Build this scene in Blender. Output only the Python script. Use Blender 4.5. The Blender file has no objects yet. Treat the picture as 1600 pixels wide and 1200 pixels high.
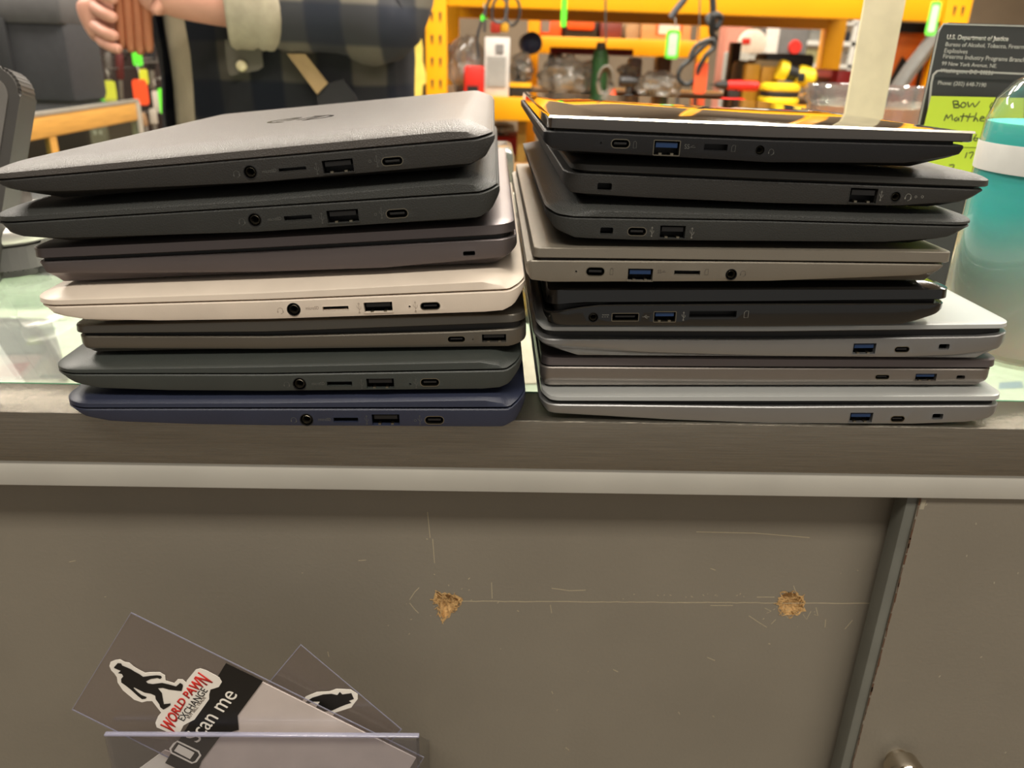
import bpy, bmesh, math, random
from mathutils import Vector, Matrix, noise
from math import radians as rad, sin, cos, tan, pi
C = bpy.data.collections.new('scene_collection'); bpy.context.scene.collection.children.link(C)
random.seed(7)
# ------------------------------------------------------------------ camera, world, lights, exposure
F = 1260.0
CAM = Vector((0, -0.34, 1.1085))
CR = (Matrix.Rotation(rad(-1.9), 3, 'Z') @ Matrix.Rotation(rad(90-22.4), 3, 'X') @ Matrix.Rotation(rad(1.78), 3, 'Z'))
cd = bpy.data.cameras.new('camera'); co = bpy.data.objects.new('camera', cd); C.objects.link(co)
co.matrix_world = Matrix.Translation(CAM) @ CR.to_4x4()
cd.sensor_width = 36; cd.lens = 36*F/1600; cd.clip_start = .01; cd.clip_end = 50
cd.dof.use_dof = True; cd.dof.focus_distance = .36; cd.dof.aperture_fstop = 13
bpy.context.scene.camera = co
bpy.context.scene.cycles.transparent_max_bounces = 32
vs = bpy.context.scene.view_settings
vs.view_transform = 'Standard'; vs.look = 'None'; vs.exposure = 0.0; vs.gamma = 1; vs.use_curve_mapping = False
W = bpy.data.worlds.new('world'); bpy.context.scene.world = W; W.use_nodes = True
W.node_tree.nodes['Background'].inputs[0].default_value = (1.0, .95, .87, 1)
W.node_tree.nodes['Background'].inputs[1].default_value = .30
def lamp(loc, size, power, col=(1, .93, .82), rot=(0, 0, 0)):
    d = bpy.data.lights.new('ceiling_lamp', 'AREA'); d.shape = 'RECTANGLE'; d.size, d.size_y = size
    d.energy = power; d.color = col
    o = bpy.data.objects.new('ceiling_lamp', d); C.objects.link(o); o.location = loc; o.rotation_euler = rot
for lx in (-2.2, 0.3, 2.6):
    lamp((lx, 1.5, 2.95), (1.2, .5), 95)
    lamp((lx, 3.6, 2.95), (1.2, .5), 62)
for lx in (-1.6, .2, 2.2): lamp((lx, 5.0, 3.1), (1.4, .5), 45)
lamp((.25, .15, 2.95), (1.6, .6), 55)
lamp((-.2, -1.3, 2.95), (1.8, .5), 48)
lamp((1.3, -1.3, 2.95), (1.2, .5), 16)

# ------------------------------------------------------------------ helpers
def ray(px, py): return CR @ Vector(((px-800)/F, -(py-600)/F, -1))
def P(px, py, Y):
    d = ray(px, py); return CAM + d*((Y-CAM.y)/d.y)
def PZ(px, py, z):
    d = ray(px, py); return CAM + d*((z-CAM.z)/d.z)
def PP(px, py, p0, n):
    d = ray(px, py); return CAM + d*((Vector(p0)-CAM).dot(n)/d.dot(n))
def lin(c):
    c /= 255.0
    return c/12.92 if c <= .04045 else ((c+.055)/1.055)**2.4
def col(c): return (lin(c[0]), lin(c[1]), lin(c[2]), 1)
_m = {}
def mat(name, c, rough=.5, metal=0, var=.08, scale=40, bump=0, bscale=400, coat=0, spec=.5, stretch=None, trans=0, emit=None):
    if name in _m: return _m[name]
    m = bpy.data.materials.new(name); m.use_nodes = True; nt = m.node_tree; b = nt.nodes['Principled BSDF']
    b.inputs['Roughness'].default_value = rough; b.inputs['Metallic'].default_value = metal
    b.inputs['Coat Weight'].default_value = coat; b.inputs['Specular IOR Level'].default_value = spec
    b.inputs['Transmission Weight'].default_value = trans
    tc = nt.nodes.new('ShaderNodeTexCoord'); mp = nt.nodes.new('ShaderNodeMapping')
    nt.links.new(tc.outputs['Object'], mp.inputs[0])
    if stretch: mp.inputs['Scale'].default_value = stretch
    n = nt.nodes.new('ShaderNodeTexNoise'); n.inputs['Scale'].default_value = scale; n.inputs['Detail'].default_value = 4
    nt.links.new(mp.outputs[0], n.inputs['Vector'])
    r = nt.nodes.new('ShaderNodeValToRGB'); e = r.color_ramp.elements
    cc = col(c); e[0].position = .3; e[1].position = .7
    e[0].color = tuple(max(0, v*(1-var)) for v in cc[:3])+(1,); e[1].color = tuple(v*(1+var) for v in cc[:3])+(1,)
    nt.links.new(n.outputs['Fac'], r.inputs[0]); nt.links.new(r.outputs[0], b.inputs['Base Color'])
    if bump:
        n2 = nt.nodes.new('ShaderNodeTexNoise'); n2.inputs['Scale'].default_value = bscale
        nt.links.new(mp.outputs[0], n2.inputs['Vector'])
        bp = nt.nodes.new('ShaderNodeBump'); bp.inputs['Strength'].default_value = bump; bp.inputs['Distance'].default_value = .001
        nt.links.new(n2.outputs['Fac'], bp.inputs['Height']); nt.links.new(bp.outputs[0], b.inputs['Normal'])
    if emit:
        b.inputs['Emission Color'].default_value = col(c); b.inputs['Emission Strength'].default_value = emit
    _m[name] = m; return m
def clear(name, tint=(255, 255, 255), gloss=.08, milk=0.0, rough=.05, milkc=(220, 220, 225)):
    if name in _m: return _m[name]
    m = bpy.data.materials.new(name); m.use_nodes = True; nt = m.node_tree; N = nt.nodes
    N.remove(N['Principled BSDF']); out = N['Material Output']
    t = N.new('ShaderNodeBsdfTransparent'); t.inputs[0].default_value = col(tint)
    g = N.new('ShaderNodeBsdfGlossy'); g.inputs['Roughness'].default_value = rough
    d = N.new('ShaderNodeBsdfDiffuse'); d.inputs[0].default_value = col(milkc)
    lw = N.new('ShaderNodeLayerWeight'); lw.inputs[0].default_value = .5
    fr = N.new('ShaderNodeMath'); fr.operation = 'POWER'; fr.inputs[1].default_value = 4.0; nt.links.new(lw.outputs['Facing'], fr.inputs[0])
    ns = N.new('ShaderNodeTexNoise'); ns.inputs['Scale'].default_value = 30
    ma = N.new('ShaderNodeMath'); ma.operation = 'MULTIPLY_ADD'; ma.inputs[1].default_value = milk*.6; ma.inputs[2].default_value = milk*.7
    nt.links.new(ns.outputs['Fac'], ma.inputs[0])
    x1 = N.new('ShaderNodeMixShader'); nt.links.new(ma.outputs[0], x1.inputs[0]); nt.links.new(t.outputs[0], x1.inputs[1]); nt.links.new(d.outputs[0], x1.inputs[2])
    ad = N.new('ShaderNodeMath'); ad.operation = 'ADD'; ad.use_clamp = True; ad.inputs[1].default_value = gloss*.4
    nt.links.new(fr.outputs[0], ad.inputs[0])
    x2 = N.new('ShaderNodeMixShader'); nt.links.new(ad.outputs[0], x2.inputs[0]); nt.links.new(x1.outputs[0], x2.inputs[1]); nt.links.new(g.outputs[0], x2.inputs[2])
    nt.links.new(x2.outputs[0], out.inputs[0]); _m[name] = m; return m

def obj(name, bm, m, parent=None, loc=None, smooth=35, kind=None, label=None):
    me = bpy.data.meshes.new(name)
    bmesh.ops.recalc_face_normals(bm, faces=bm.faces)
    bm.to_mesh(me); bm.free()
    for mm in (m if isinstance(m, (list, tuple)) else [m]): me.materials.append(mm)
    if smooth:
        for p in me.polygons: p.use_smooth = True
        me.set_sharp_from_angle(angle=rad(smooth))
    o = bpy.data.objects.new(name, me); C.objects.link(o)
    if parent: o.parent = parent
    if loc is not None: o.location = loc
    if kind: o['kind'] = kind
    if label: o['label'] = label
    return o
def tag(o, label, cat, group=None):
    o['label'] = label; o['category'] = cat
    if group: o['group'] = group
    return o
def empty(name, loc, label, cat, group=None, rot=(0, 0, 0)):
    o = bpy.data.objects.new(name, None); C.objects.link(o); o.location = loc; o.rotation_euler = rot
    o.empty_display_size = .02
    return tag(o, label, cat, group)
def BM(): return bmesh.new()
def box(bm, x0, x1, y0, y1, z0, z1, bev=0, mx=None):
    r = bmesh.ops.create_cube(bm, size=1)
    v = r['verts']
    for q in v: q.co = Vector((x0+(q.co.x+.5)*(x1-x0), y0+(q.co.y+.5)*(y1-y0), z0+(q.co.z+.5)*(z1-z0)))
    if mx is not None:
        for q in v: q.co = mx @ q.co
    if bev:
        es = list({e for q in v for e in q.link_edges})
        bmesh.ops.bevel(bm, geom=es, offset=bev, segments=2, affect='EDGES', profile=.5)
def lathe(bm, prof, seg=32, cx=0, cy=0, mx=None, caps=True):
    rings = []
    for r, z in prof:
        ring = []
        for i in range(seg):
            a = 2*pi*i/seg; p = Vector((cx+r*cos(a), cy+r*sin(a), z))
            if mx is not None: p = mx @ p
            ring.append(bm.verts.new(p))
        rings.append(ring)
    for a, b in zip(rings, rings[1:]):
        for i in range(seg): bm.faces.new((a[i], a[(i+1) % seg], b[(i+1) % seg], b[i]))
    if caps: bm.faces.new(rings[0]); bm.faces.new(rings[-1])
def tube(bm, pts, r, seg=8, closed=False):
    pts = [Vector(p) for p in pts]; rings = []
    n = len(pts); up = Vector((0, 0, 1))
    rr = r if isinstance(r, (list, tuple)) else [r]*n
    for i, p in enumerate(pts):
        t = (pts[(i+1) % n]-pts[i-1]) if closed else (pts[min(i+1, n-1)]-pts[max(i-1, 0)])
        t.normalize()
        s = t.cross(up)
        if s.length < .05: s = t.cross(Vector((1, 0, 0)))
        s.normalize(); u = s.cross(t)
        rings.append([bm.verts.new(p+(s*cos(2*pi*k/seg)+u*sin(2*pi*k/seg))*rr[i]) for k in range(seg)])
    for a, b in list(zip(rings, rings[1:]))+([(rings[-1], rings[0])] if closed else []):
        for i in range(seg): bm.faces.new((a[i], a[(i+1) % seg], b[(i+1) % seg], b[i]))
    if not closed: bm.faces.new(rings[0]); bm.faces.new(rings[-1])
def smoothpath(pts, k=8):
    pts = [Vector(p) for p in pts]; out = []
    for i in range(len(pts)-1):
        p0 = pts[max(i-1, 0)]; p1 = pts[i]; p2 = pts[i+1]; p3 = pts[min(i+2, len(pts)-1)]
        for j in range(k):
            t = j/k
            out.append(.5*((2*p1)+(p2-p0)*t+(2*p0-5*p1+4*p2-p3)*t*t+(3*p1-p0-3*p2+p3)*t**3))
    out.append(pts[-1]); return out
def prism(bm, pts, off):
    """closed planar polygon (3D points) given thickness by the vector off"""
    a = [bm.verts.new(p) for p in pts]; b = [bm.verts.new(Vector(p)+off) for p in pts]
    bm.faces.new(a); bm.faces.new(b)
    n = len(a)
    for i in range(n): bm.faces.new((a[i], a[(i+1) % n], b[(i+1) % n], b[i]))
def ribbon(bm, pts, w, n, th=.00006, closed=False):
    pts = [Vector(p) for p in pts]; n = Vector(n).normalized()
    m = len(pts); L = []
    for i in range(m):
        t = pts[(i+1) % m]-pts[i-1] if closed else pts[min(i+1, m-1)]-pts[max(i-1, 0)]
        s = t.cross(n).normalized()*w/2
        L.append([bm.verts.new(pts[i]+s), bm.verts.new(pts[i]-s), bm.verts.new(pts[i]-s+n*th), bm.verts.new(pts[i]+s+n*th)])
    for a, b in list(zip(L, L[1:]))+([(L[-1], L[0])] if closed else []):
        for i in range(4): bm.faces.new((a[i], a[(i+1) % 4], b[(i+1) % 4], b[i]))
    if not closed: bm.faces.new(L[0]); bm.faces.new(L[-1])
def circ(c, r, n=20, a0=0, a1=360, s=(1, 0, 0), t=(0, 0, 1)):
    c = Vector(c); s = Vector(s); t = Vector(t)
    return [c+s*r*cos(rad(a0+(a1-a0)*i/n))+t*r*sin(rad(a0+(a1-a0)*i/n)) for i in range(n+(0 if abs(a1-a0) == 360 else 1))]
def text(name, s, p0, p1, nrm, m, parent, capk=1.0, th=.0001, shear=0, bold=0, space=1.0):
    cu = bpy.data.curves.new(name, 'FONT'); cu.body = s; cu.size = 1; cu.extrude = 0; cu.resolution_u = 4; cu.shear = shear; cu.offset = bold; cu.space_character = space
    t = bpy.data.objects.new(name, cu); C.objects.link(t)
    bpy.context.view_layer.update()
    me = bpy.data.meshes.new_from_object(t.evaluated_get(bpy.context.evaluated_depsgraph_get()))
    bpy.data.objects.remove(t); bpy.data.curves.remove(cu)
    xs = [v.co.x for v in me.vertices]; x0, x1 = min(xs), max(xs)
    p0 = Vector(p0); p1 = Vector(p1); k = (p1-p0).length/(x1-x0); u = (p1-p0).normalized(); n = Vector(nrm).normalized(); v = n.cross(u)
    bm = BM(); bm.from_mesh(me); bpy.data.meshes.remove(me)
    for q in bm.verts: q.co = p0+u*(q.co.x-x0)*k+v*q.co.y*k*capk
    r = bmesh.ops.extrude_face_region(bm, geom=bm.faces[:])
    for e in r['geom']:
        if isinstance(e, bmesh.types.BMVert): e.co += n*th
    return obj(name, bm, m, parent, smooth=0)
def interp(pl, x):
    if x <= pl[0][0]: 
        return pl[0][1]
    for (a, za), (b, zb) in zip(pl, pl[1:]):
        if x <= b: return za+(zb-za)*(x-a)/(b-a) if b > a else zb
    return pl[-1][1]
def outline(x0, x1, D, rl, rr, iL, iR, iY, nx=24, nc=8):
    """rounded rectangle, same number of points whatever the insets"""
    X0 = x0+iL; X1 = x1-iR; Y0 = iY; Y1 = D-iY
    a = max(rl-max(iL, iY)*.6, .0008); b = max(rr-max(iR, iY)*.6, .0008)
    pts = []
    def corner(cx, cy, r, s):
        for i in range(nc+1):
            t = rad(s+90*i/nc); pts.append((cx+r*cos(t), cy+r*sin(t)))
    corner(X0+a, Y0+a, a, 180)
    for i in range(1, nx): pts.append((X0+a+(X1-b-X0-a)*i/nx, Y0))
    corner(X1-b, Y0+b, b, 270)
    for i in range(1, 4): pts.append((X1, Y0+b+(Y1-Y0-2*b)*i/4))
    corner(X1-b, Y1-b, b, 0)
    for i in range(1, nx): pts.append((X1-b-(X1-b-X0-a)*i/nx, Y1))
    corner(X0+a, Y1-a, a, 90)
    for i in range(1, 4): pts.append((X0, Y1-a-(Y1-Y0-2*a)*i/4))
    return pts
def loft(bm, x0, x1, D, rl, rr, levels):
    """levels: (zfunc, iL, iR, iY)"""
    rings = []
    for zf, iL, iR, iY in levels:
        rings.append([bm.verts.new((x, y, zf(x))) for x, y in outline(x0, x1, D, rl, rr, iL, iR, iY)])
    n = len(rings[0])
    for a, b in zip(rings, rings[1:]):
        for i in range(n): bm.faces.new((a[i], a[(i+1) % n], b[(i+1) % n], b[i]))
    bm.faces.new(rings[0]); bm.faces.new(rings[-1])

# ------------------------------------------------------------------ materials
metal_port = mat('port_steel', (150, 142, 125), .35, 1)
dark_port = mat('port_black', (14, 13, 13), .5)
blue_port = mat('port_tongue_blue', (24, 52, 92), .4)
gasket = mat('dark_gasket', (20, 19, 19), .5)
sym_dark = mat('symbol_print_dark', (95, 90, 84), .5)
sym_grey = mat('symbol_print_grey', (88, 88, 84), .5)
sym_light = mat('symbol_print_light', (140, 138, 130), .5)
rubber = mat('rubber_foot_black', (18, 18, 18), .8)

# ------------------------------------------------------------------ laptops
def laptop(name, label, spec, under):
    """spec polylines are the edges of the near side as seen at the plane Y=spec['Y']; under = world line (p,q) it rests on"""
    Y = spec['Y']; D = spec.get('D', .288)
    sl = P(*spec['seam'][0], Y); sr = P(*spec['seam'][1], Y)
    th = math.atan2(sr.z-sl.z, sr.x-sl.x)
    def loc(p):
        d = p-sl; return (d.x*cos(th)+d.z*sin(th), -d.x*sin(th)+d.z*cos(th))
    def pl(k, dz=0): return [(loc(P(x, y, Y))[0], loc(P(x, y, Y))[1]+dz) for x, y in spec[k]]
    xs = lambda k: (loc(P(spec[k][0], spec['seam'][0][1], Y))[0], loc(P(spec[k][1], spec['seam'][1][1], Y))[0])
    bx0, bx1 = xs('base_x'); lx0, lx1 = xs('lid_x')
    def comp(px, r):   # a rounded corner seen obliquely hides its own width
        s = abs(px-800)/F; return r*(1+s-math.sqrt(1+s*s))
    ra, rb_ = spec.get('r', (.012, .009))
    if spec['base_x'][0] < 400: bx0 -= comp(spec['base_x'][0], ra); lx0 -= comp(spec['lid_x'][0], ra)
    if spec['base_x'][1] > 1200: bx1 += comp(spec['base_x'][1], rb_); lx1 += comp(spec['lid_x'][1], rb_)
    u0, u1 = loc(under[0]), loc(under[1])
    uz = lambda x: u0[1]+(u1[1]-u0[1])*(x-u0[0])/(u1[0]-u0[0])
    # root at middle of underside
    mid = (bx0+bx1)/2; org = Vector((mid, D/2, uz(mid)))
    def world(v): return Vector((sl.x+v[0]*cos(th)-v[2]*sin(th), Y+v[1], sl.z+v[0]*sin(th)+v[2]*cos(th)))
    pit = rad(spec.get('pitch', 0)); RM = Matrix.Rotation(-th, 4, 'Y') @ Matrix.Rotation(-pit, 4, 'X')
    fr_ = world((mid, 0, org.z+.008)); rp_ = fr_ + RM @ Vector((0, D/2, -.008))   # the pitch turns about the near face
    root = empty('laptop', rp_, label, 'laptop', spec.get('group'), (-pit, -th, 0)); RM = Matrix.Translation(rp_) @ RM
    off = -org
    def shift(bm):
        for v in bm.verts: v.co += off
    bt = pl('base_top'); bf = pl('base_bot'); lb = pl('lid_bot'); lt = pl('lid_band')
    uL, uR, uY = spec.get('uin', (.012, .010, .010))
    low = lambda x: min(uz(x), interp(bf, x)-.0002)
    print('UNDER', label[:40], [round((interp(bf, bx0+(bx1-bx0)*k/8)-uz(bx0+(bx1-bx0)*k/8))*1000, 1) for k in range(9)], 'th', round(math.degrees(th), 2))
    rl, rr = spec.get('r', (.012, .009))
    ft = .0012
    lowz = lambda x: min(uz(x)+ft, interp(bf, x)-.0001)
    bm = BM()
    F0 = lambda x: interp(bf, x); T0 = lambda x: interp(bt, x)
    loft(bm, bx0, bx1, D, rl, rr, [
        (lowz, uL, uR, uY),
        (lambda x: lowz(x)*.55+F0(x)*.45, uL*.62, uR*.62, uY*.8),
        (lambda x: lowz(x)*.22+F0(x)*.78, uL*.26, uR*.26, uY*.40),
        (F0, .0004, .0004, .0004), (lambda x: F0(x)*.8+T0(x)*.2, 0, 0, 0),
        (lambda x: T0(x)-.0005, 0, 0, 0), (T0, .0005, .0005, .0005)])
    shift(bm)
    # cut the sockets
    cutter = BM(); ports = []
    for p in spec['ports']:
        kind, a0, b0, a1, b1 = p[:5]
        wa, wb = P(a0, b1, Y), P(a1, b0, Y); A = loc(wa); B = loc(wb)
        cx, cz = (A[0]+B[0])/2+off.x, (A[1]+B[1])/2+off.z
        # pixel boxes are tilted with the face: keep socket aligned to the body
        w = wb.x-wa.x; h = (wb.z-wa.z)-w*abs(sin(th))*.8
        h = max(h, .0012); fy = off.y
        ports.append((kind, cx, cz, w, h, p[5] if len(p) > 5 else None))
        rr_ = {'usb_a': .0004, 'usb_c': h/2*.98, 'jack': w/2, 'slot': .0003, 'lock': .0008, 'led': w/2, 'hdmi': .0005}[kind]
        prof = rrect(cx, cz, w, h if kind not in ('jack', 'led') else w, rr_)
        dep = {'led': .0006, 'jack': .009, 'slot': .004}.get(kind, .007)
        prism(cutter, [Vector((x, fy-.003, z)) for x, z in prof], Vector((0, .003+dep, 0)))
    cols = spec['mats']
    base = obj('base', bm, [cols[0], dark_port], root)
    if ports:
        me = bpy.data.meshes.new('cut'); bmesh.ops.recalc_face_normals(cutter, faces=cutter.faces)
        for f in cutter.faces: f.material_index = 1
        cutter.to_mesh(me); me.materials.append(cols[0]); me.materials.append(dark_port)
        co_ = bpy.data.objects.new('cut', me); C.objects.link(co_); co_.parent = root
        md = base.modifiers.new('b', 'BOOLEAN'); md.operation = 'DIFFERENCE'; md.object = co_; md.solver = 'EXACT'
        bpy.context.view_layer.update()
        nm = bpy.data.meshes.new_from_object(base.evaluated_get(bpy.context.evaluated_depsgraph_get()))
        base.modifiers.clear(); old = base.data; base.data = nm; nm.name = 'base'
        bpy.data.objects.remove(co_)
        bmx = BM(); bmx.from_mesh(nm); bmx.to_mesh(nm); bmx.free()
        for p in nm.polygons: p.use_smooth = True
        nm.set_sharp_from_angle(angle=rad(30))
    cutter.free()
    fy = off.y
    for kind, cx, cz, w, h, opt in ports:
        n = {'usb_a': 'usb_port', 'usb_c': 'usb_c_port', 'jack': 'headphone_jack', 'slot': 'card_slot', 'lock': 'lock_slot', 'led': 'indicator_light', 'hdmi': 'hdmi_port'}[kind]
        if kind in ('jack', 'led'): h = w
        r_ = {'usb_a': .0004, 'usb_c': h/2*.98, 'jack': w/2, 'slot': .0003, 'lock': .0008, 'led': w/2, 'hdmi': .0005}[kind]
        b2 = BM()
        rim = .00028 if kind in ('usb_a', 'usb_c', 'jack', 'hdmi') else .00015
        a = rrect(cx, cz, w, h, r_); b = rrect(cx, cz, w-2*rim, h-2*rim, max(r_-rim, .0001))
        y0 = fy-.00012; nn = len(a)
        va = [b2.verts.new((x, y0, z)) for x, z in a]; vb = [b2.verts.new((x, y0, z)) for x, z in b]; vc = [b2.verts.new((x, fy+.0025, z)) for x, z in b]
        vd = [b2.verts.new((x, fy+.0025, z)) for x, z in a]
        for i in range(nn):
            j = (i+1) % nn
            b2.faces.new((va[i], va[j], vb[j], vb[i])); b2.faces.new((vb[i], vb[j], vc[j], vc[i])); b2.faces.new((va[i], vd[i], vd[j], va[j])); b2.faces.new((vc[i], vc[j], vd[j], vd[i]))
        rm = metal_port if kind in ('usb_c', 'hdmi') or (kind == 'usb_a' and opt == 'blue' and cols[0] in (sblk, gblk)) else (dark_port if kind in ('jack',) else spec.get('rim', cols[0]))
        po = obj(n, b2, rm, root, smooth=30)
        if kind == 'usb_a':
            b2 = BM(); box(b2, cx-w*.40, cx+w*.40, fy+.0006, fy+.0065, cz+h*.02, cz+h*.34)
            obj('contact_tongue', b2, blue_port if opt == 'blue' else dark_port, po, smooth=0)
            b2 = BM()
            for sx in (-.22, .22): box(b2, cx+w*sx-.0006, cx+w*sx+.0006, fy+.0003, fy+.004, cz-h*.45, cz-h*.33)
            obj('contact_springs', b2, metal_port, po, smooth=0)
        if kind == 'usb_c':
            b2 = BM(); box(b2, cx-w*.33, cx+w*.33, fy+.0004, fy+.006, cz-h*.11, cz+h*.11, .0001)
            obj('contact_tongue', b2, metal_port if opt == 'bright' else dark_port, po, smooth=0)
        if kind == 'jack':
            b2 = BM(); lathe(b2, [(w*.36, 0), (w*.30, -.0004), (w*.24, .001), (w*.24, .005)], 24, mx=Matrix.Translation((cx, fy+.0006, cz)) @ Matrix.Rotation(rad(-90), 4, 'X'), caps=False)
            obj('socket_ring', b2, metal_port, po)
        if kind == 'hdmi':
            b2 = BM(); box(b2, cx-w*.36, cx+w*.36, fy+.0006, fy+.006, cz-h*.06, cz+h*.14); obj('contact_tongue', b2, dark_port, po, smooth=0)
    # lid
    ci, ch = spec.get('crown', (.012, .0026))
    x0_, x1_ = lt[0], lt[-1]
    top = pl('lid_top') if 'lid_top' in spec else [lt[0], lt[-1]]
    tz = lambda x: top[0][1]+(top[-1][1]-top[0][1])*(x-top[0][0])/(top[-1][0]-top[0][0])+ch
    LB = lambda x: interp(lb, x); LT = lambda x: max(interp(lt, x), LB(x)+.0004)
    mixz = lambda k: (lambda x: LT(x)*(1-k)+tz(x)*k)
    bm = BM(); lrl, lrr = spec.get('lr', (rl, rr))
    loft(bm, lx0, lx1, D, lrl, lrr, [(LB, .0006, .0006, .0006), (lambda x: LB(x)+.0004, 0, 0, 0), (LT, .0002, .0002, .0002)] +
         ([(mixz(.10), *[ci*.03+.0002]*3), (mixz(.38), *[ci*.20]*3), (mixz(.64), *[ci*.42]*3), (mixz(.86), *[ci*.70]*3), (mixz(.97), *[ci*.9]*3), (tz, ci, ci, ci)]
          if ci > .003 else [(mixz(.6), ci*.3, ci*.3, ci*.3), (tz, ci, ci, ci)]))
    shift(bm)
    li = obj('lid', bm, cols[1], root)
    # dark screen bezel / keyboard deck visible in the slit between lid and base
    bm = BM()
    e = spec.get('slit', .003)
    loft(bm, max(bx0, lx0)+e, min(bx1, lx1)-e, D, max(rl-e, .002), max(rr-e, .002), [(lambda x: T0(x)-.0006, 0, 0, e), (lambda x: LB(x)+.0006, 0, 0, e)])
    shift(bm); obj('screen_bezel', bm, spec.get('bezel', gasket), root)
    # hinge barrels at the hinge end
    hs = spec.get('hinge', 'R'); hx = (bx1-.0055) if hs == 'R' else (bx0+.0055)
    if spec.get('barrel', True):
        for ya, yb in ((.035, .075), (D-.075, D-.035)):
            bm = BM(); zc = (T0(hx)+LB(hx))/2
            lathe(bm, [(.0024, ya), (.0028, ya+.0006), (.0028, yb-.0006), (.0024, yb)], 14, mx=Matrix.Translation((hx+(-.001 if hs == 'R' else .001), 0, zc)) @ Matrix.Rotation(rad(-90), 4, 'X') @ Matrix.Scale(1, 4))
            shift(bm); obj('hinge', bm, spec.get('bezel', gasket), root)
    # rubber feet
    for fx in (bx0+uL+.018, bx1-uR-.018):
        for fyy in (uY+.02, D-uY-.02):
            bm = BM(); a = uz(fx); b = lowz(fx)
            if b-a > .0001:
                lathe(bm, [(.005, a), (.006, a+.0003), (.006, b+.0005)], 16, fx, fyy); shift(bm); obj('rubber_foot', bm, rubber, root)
    # printed symbols
    sm = spec.get('sym', sym_grey)
    fyy = fy-.00003
    for s in spec.get('symbols', []):
        k, px, py, size = s
        q = loc(P(px, py, Y)); cx, cz = q[0]+off.x, q[1]+off.z; r = size/2
        c3 = Vector((cx, fyy, cz)); nrm = (0, -1, 0); bm = BM(); w = .00013
        if k == 'phones':
            ribbon(bm, circ(c3, r*.7, 12, -20, 200), w, nrm)
            for sx in (-1, 1): ribbon(bm, [c3+Vector((sx*r*.7, 0, -r*.1)), c3+Vector((sx*r*.7, 0, -r*.6))], w*3, nrm)
            ribbon(bm, [c3+Vector((r*.7, 0, -r*.6)), c3+Vector((0, 0, -r))], w, nrm)
        elif k == 'usb':
            ribbon(bm, [c3+Vector((0, 0, -r)), c3+Vector((0, 0, r))], w, nrm)
            ribbon(bm, [c3+Vector((0, 0, -r*.5)), c3+Vector((r*.4, 0, -r*.1)), c3+Vector((r*.4, 0, r*.3))], w, nrm)
            ribbon(bm, [c3+Vector((0, 0, -r*.2)), c3+Vector((-r*.4, 0, r*.1)), c3+Vector((-r*.4, 0, r*.5))], w, nrm)
            ribbon(bm, circ(c3+Vector((0, 0, -r)), r*.15, 8), w, nrm, closed=True)
            ribbon(bm, [c3+Vector((-r*.2, 0, r*.8)), c3+Vector((0, 0, r*1.15)), c3+Vector((r*.2, 0, r*.8))], w, nrm)
        elif k == 'hbus':
            ribbon(bm, [c3+Vector((-r, 0, 0)), c3+Vector((r, 0, 0))], w, nrm)
            ribbon(bm, [c3+Vector((-r*.5, 0, 0)), c3+Vector((-r*.1, 0, r*.4)), c3+Vector((r*.3, 0, r*.4))], w, nrm)
            ribbon(bm, [c3+Vector((-r*.2, 0, 0)), c3+Vector((r*.1, 0, -r*.4)), c3+Vector((r*.5, 0, -r*.4))], w, nrm)
        elif k == 'battery':
            ribbon(bm, [c3+Vector((a*r*.45, 0, b*r)) for a, b in ((-1, -1), (1, -1), (1, .8), (-1, .8))], w, nrm, closed=True)
            ribbon(bm, [c3+Vector((-r*.2, 0, r)), c3+Vector((r*.2, 0, r))], w, nrm)
        elif k == 'ring': ribbon(bm, circ(c3, r*.6, 12), w, nrm, closed=True)
        elif k == 'dc':
            ribbon(bm, [c3+Vector((-r, 0, r*.4)), c3+Vector((r, 0, r*.4))], w, nrm)
            for a in (-1, -.3, .4): ribbon(bm, [c3+Vector((r*a, 0, -r*.2)), c3+Vector((r*(a+.4), 0, -r*.2))], w, nrm)
        elif k == 'card': ribbon(bm, [c3+Vector((a*r*.6, 0, b*r)) for a, b in ((-1, -1), (1, -1), (1, 1), (-.4, 1), (-1, .5))], w, nrm, closed=True)
        elif k == 'micro':
            bm.free(); text('port_symbol', 'microSD', c3+Vector((-r, 0, -r*.15)), c3+Vector((r, 0, -r*.15)), nrm, sm, root, 1.2, .00006); continue
        elif k == 'ss':
            bm.free(); text('port_symbol', 'SS', c3+Vector((-r, 0, -r*.3)), c3+Vector((-r*.1, 0, -r*.3)), nrm, sm, root, 1.1, .00006)
            bm = BM(); ribbon(bm, [c3+Vector((0, 0, 0)), c3+Vector((r, 0, 0))], w, nrm)
            ribbon(bm, [c3+Vector((r*.2, 0, 0)), c3+Vector((r*.45, 0, r*.3)), c3+Vector((r*.7, 0, r*.3))], w, nrm)
        obj('port_symbol', bm, sm, root, smooth=0)
    root['org'] = 0; del root['org']
    tl = lambda x: world((x, 0, tz(x)+.0003))
    return dict(RM=RM, root=root, world=world, off=off, lid=li, line=(tl(bx0), tl(bx1)), tz=tz, base=base, x=(bx0, bx1), D=D, world_pt=lambda px, py: PP(px, py, RM @ (Vector((mid, 0, tz(mid)))+off), RM.to_3x3() @ Vector((0, 0, 1))), th=th, sl=sl, Y=Y)
def rrect(cx, cz, w, h, r, n=5):
    r = min(r, w/2*.999, h/2*.999); pts = []
    for sx, sz, a in ((1, 1, 0), (-1, 1, 90), (-1, -1, 180), (1, -1, 270)):
        for i in range(n+1):
            t = rad(a+90*i/n); pts.append((cx+sx*(w/2-r)+r*cos(t), cz+sz*(h/2-r)+r*sin(t)))
    return pts

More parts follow.
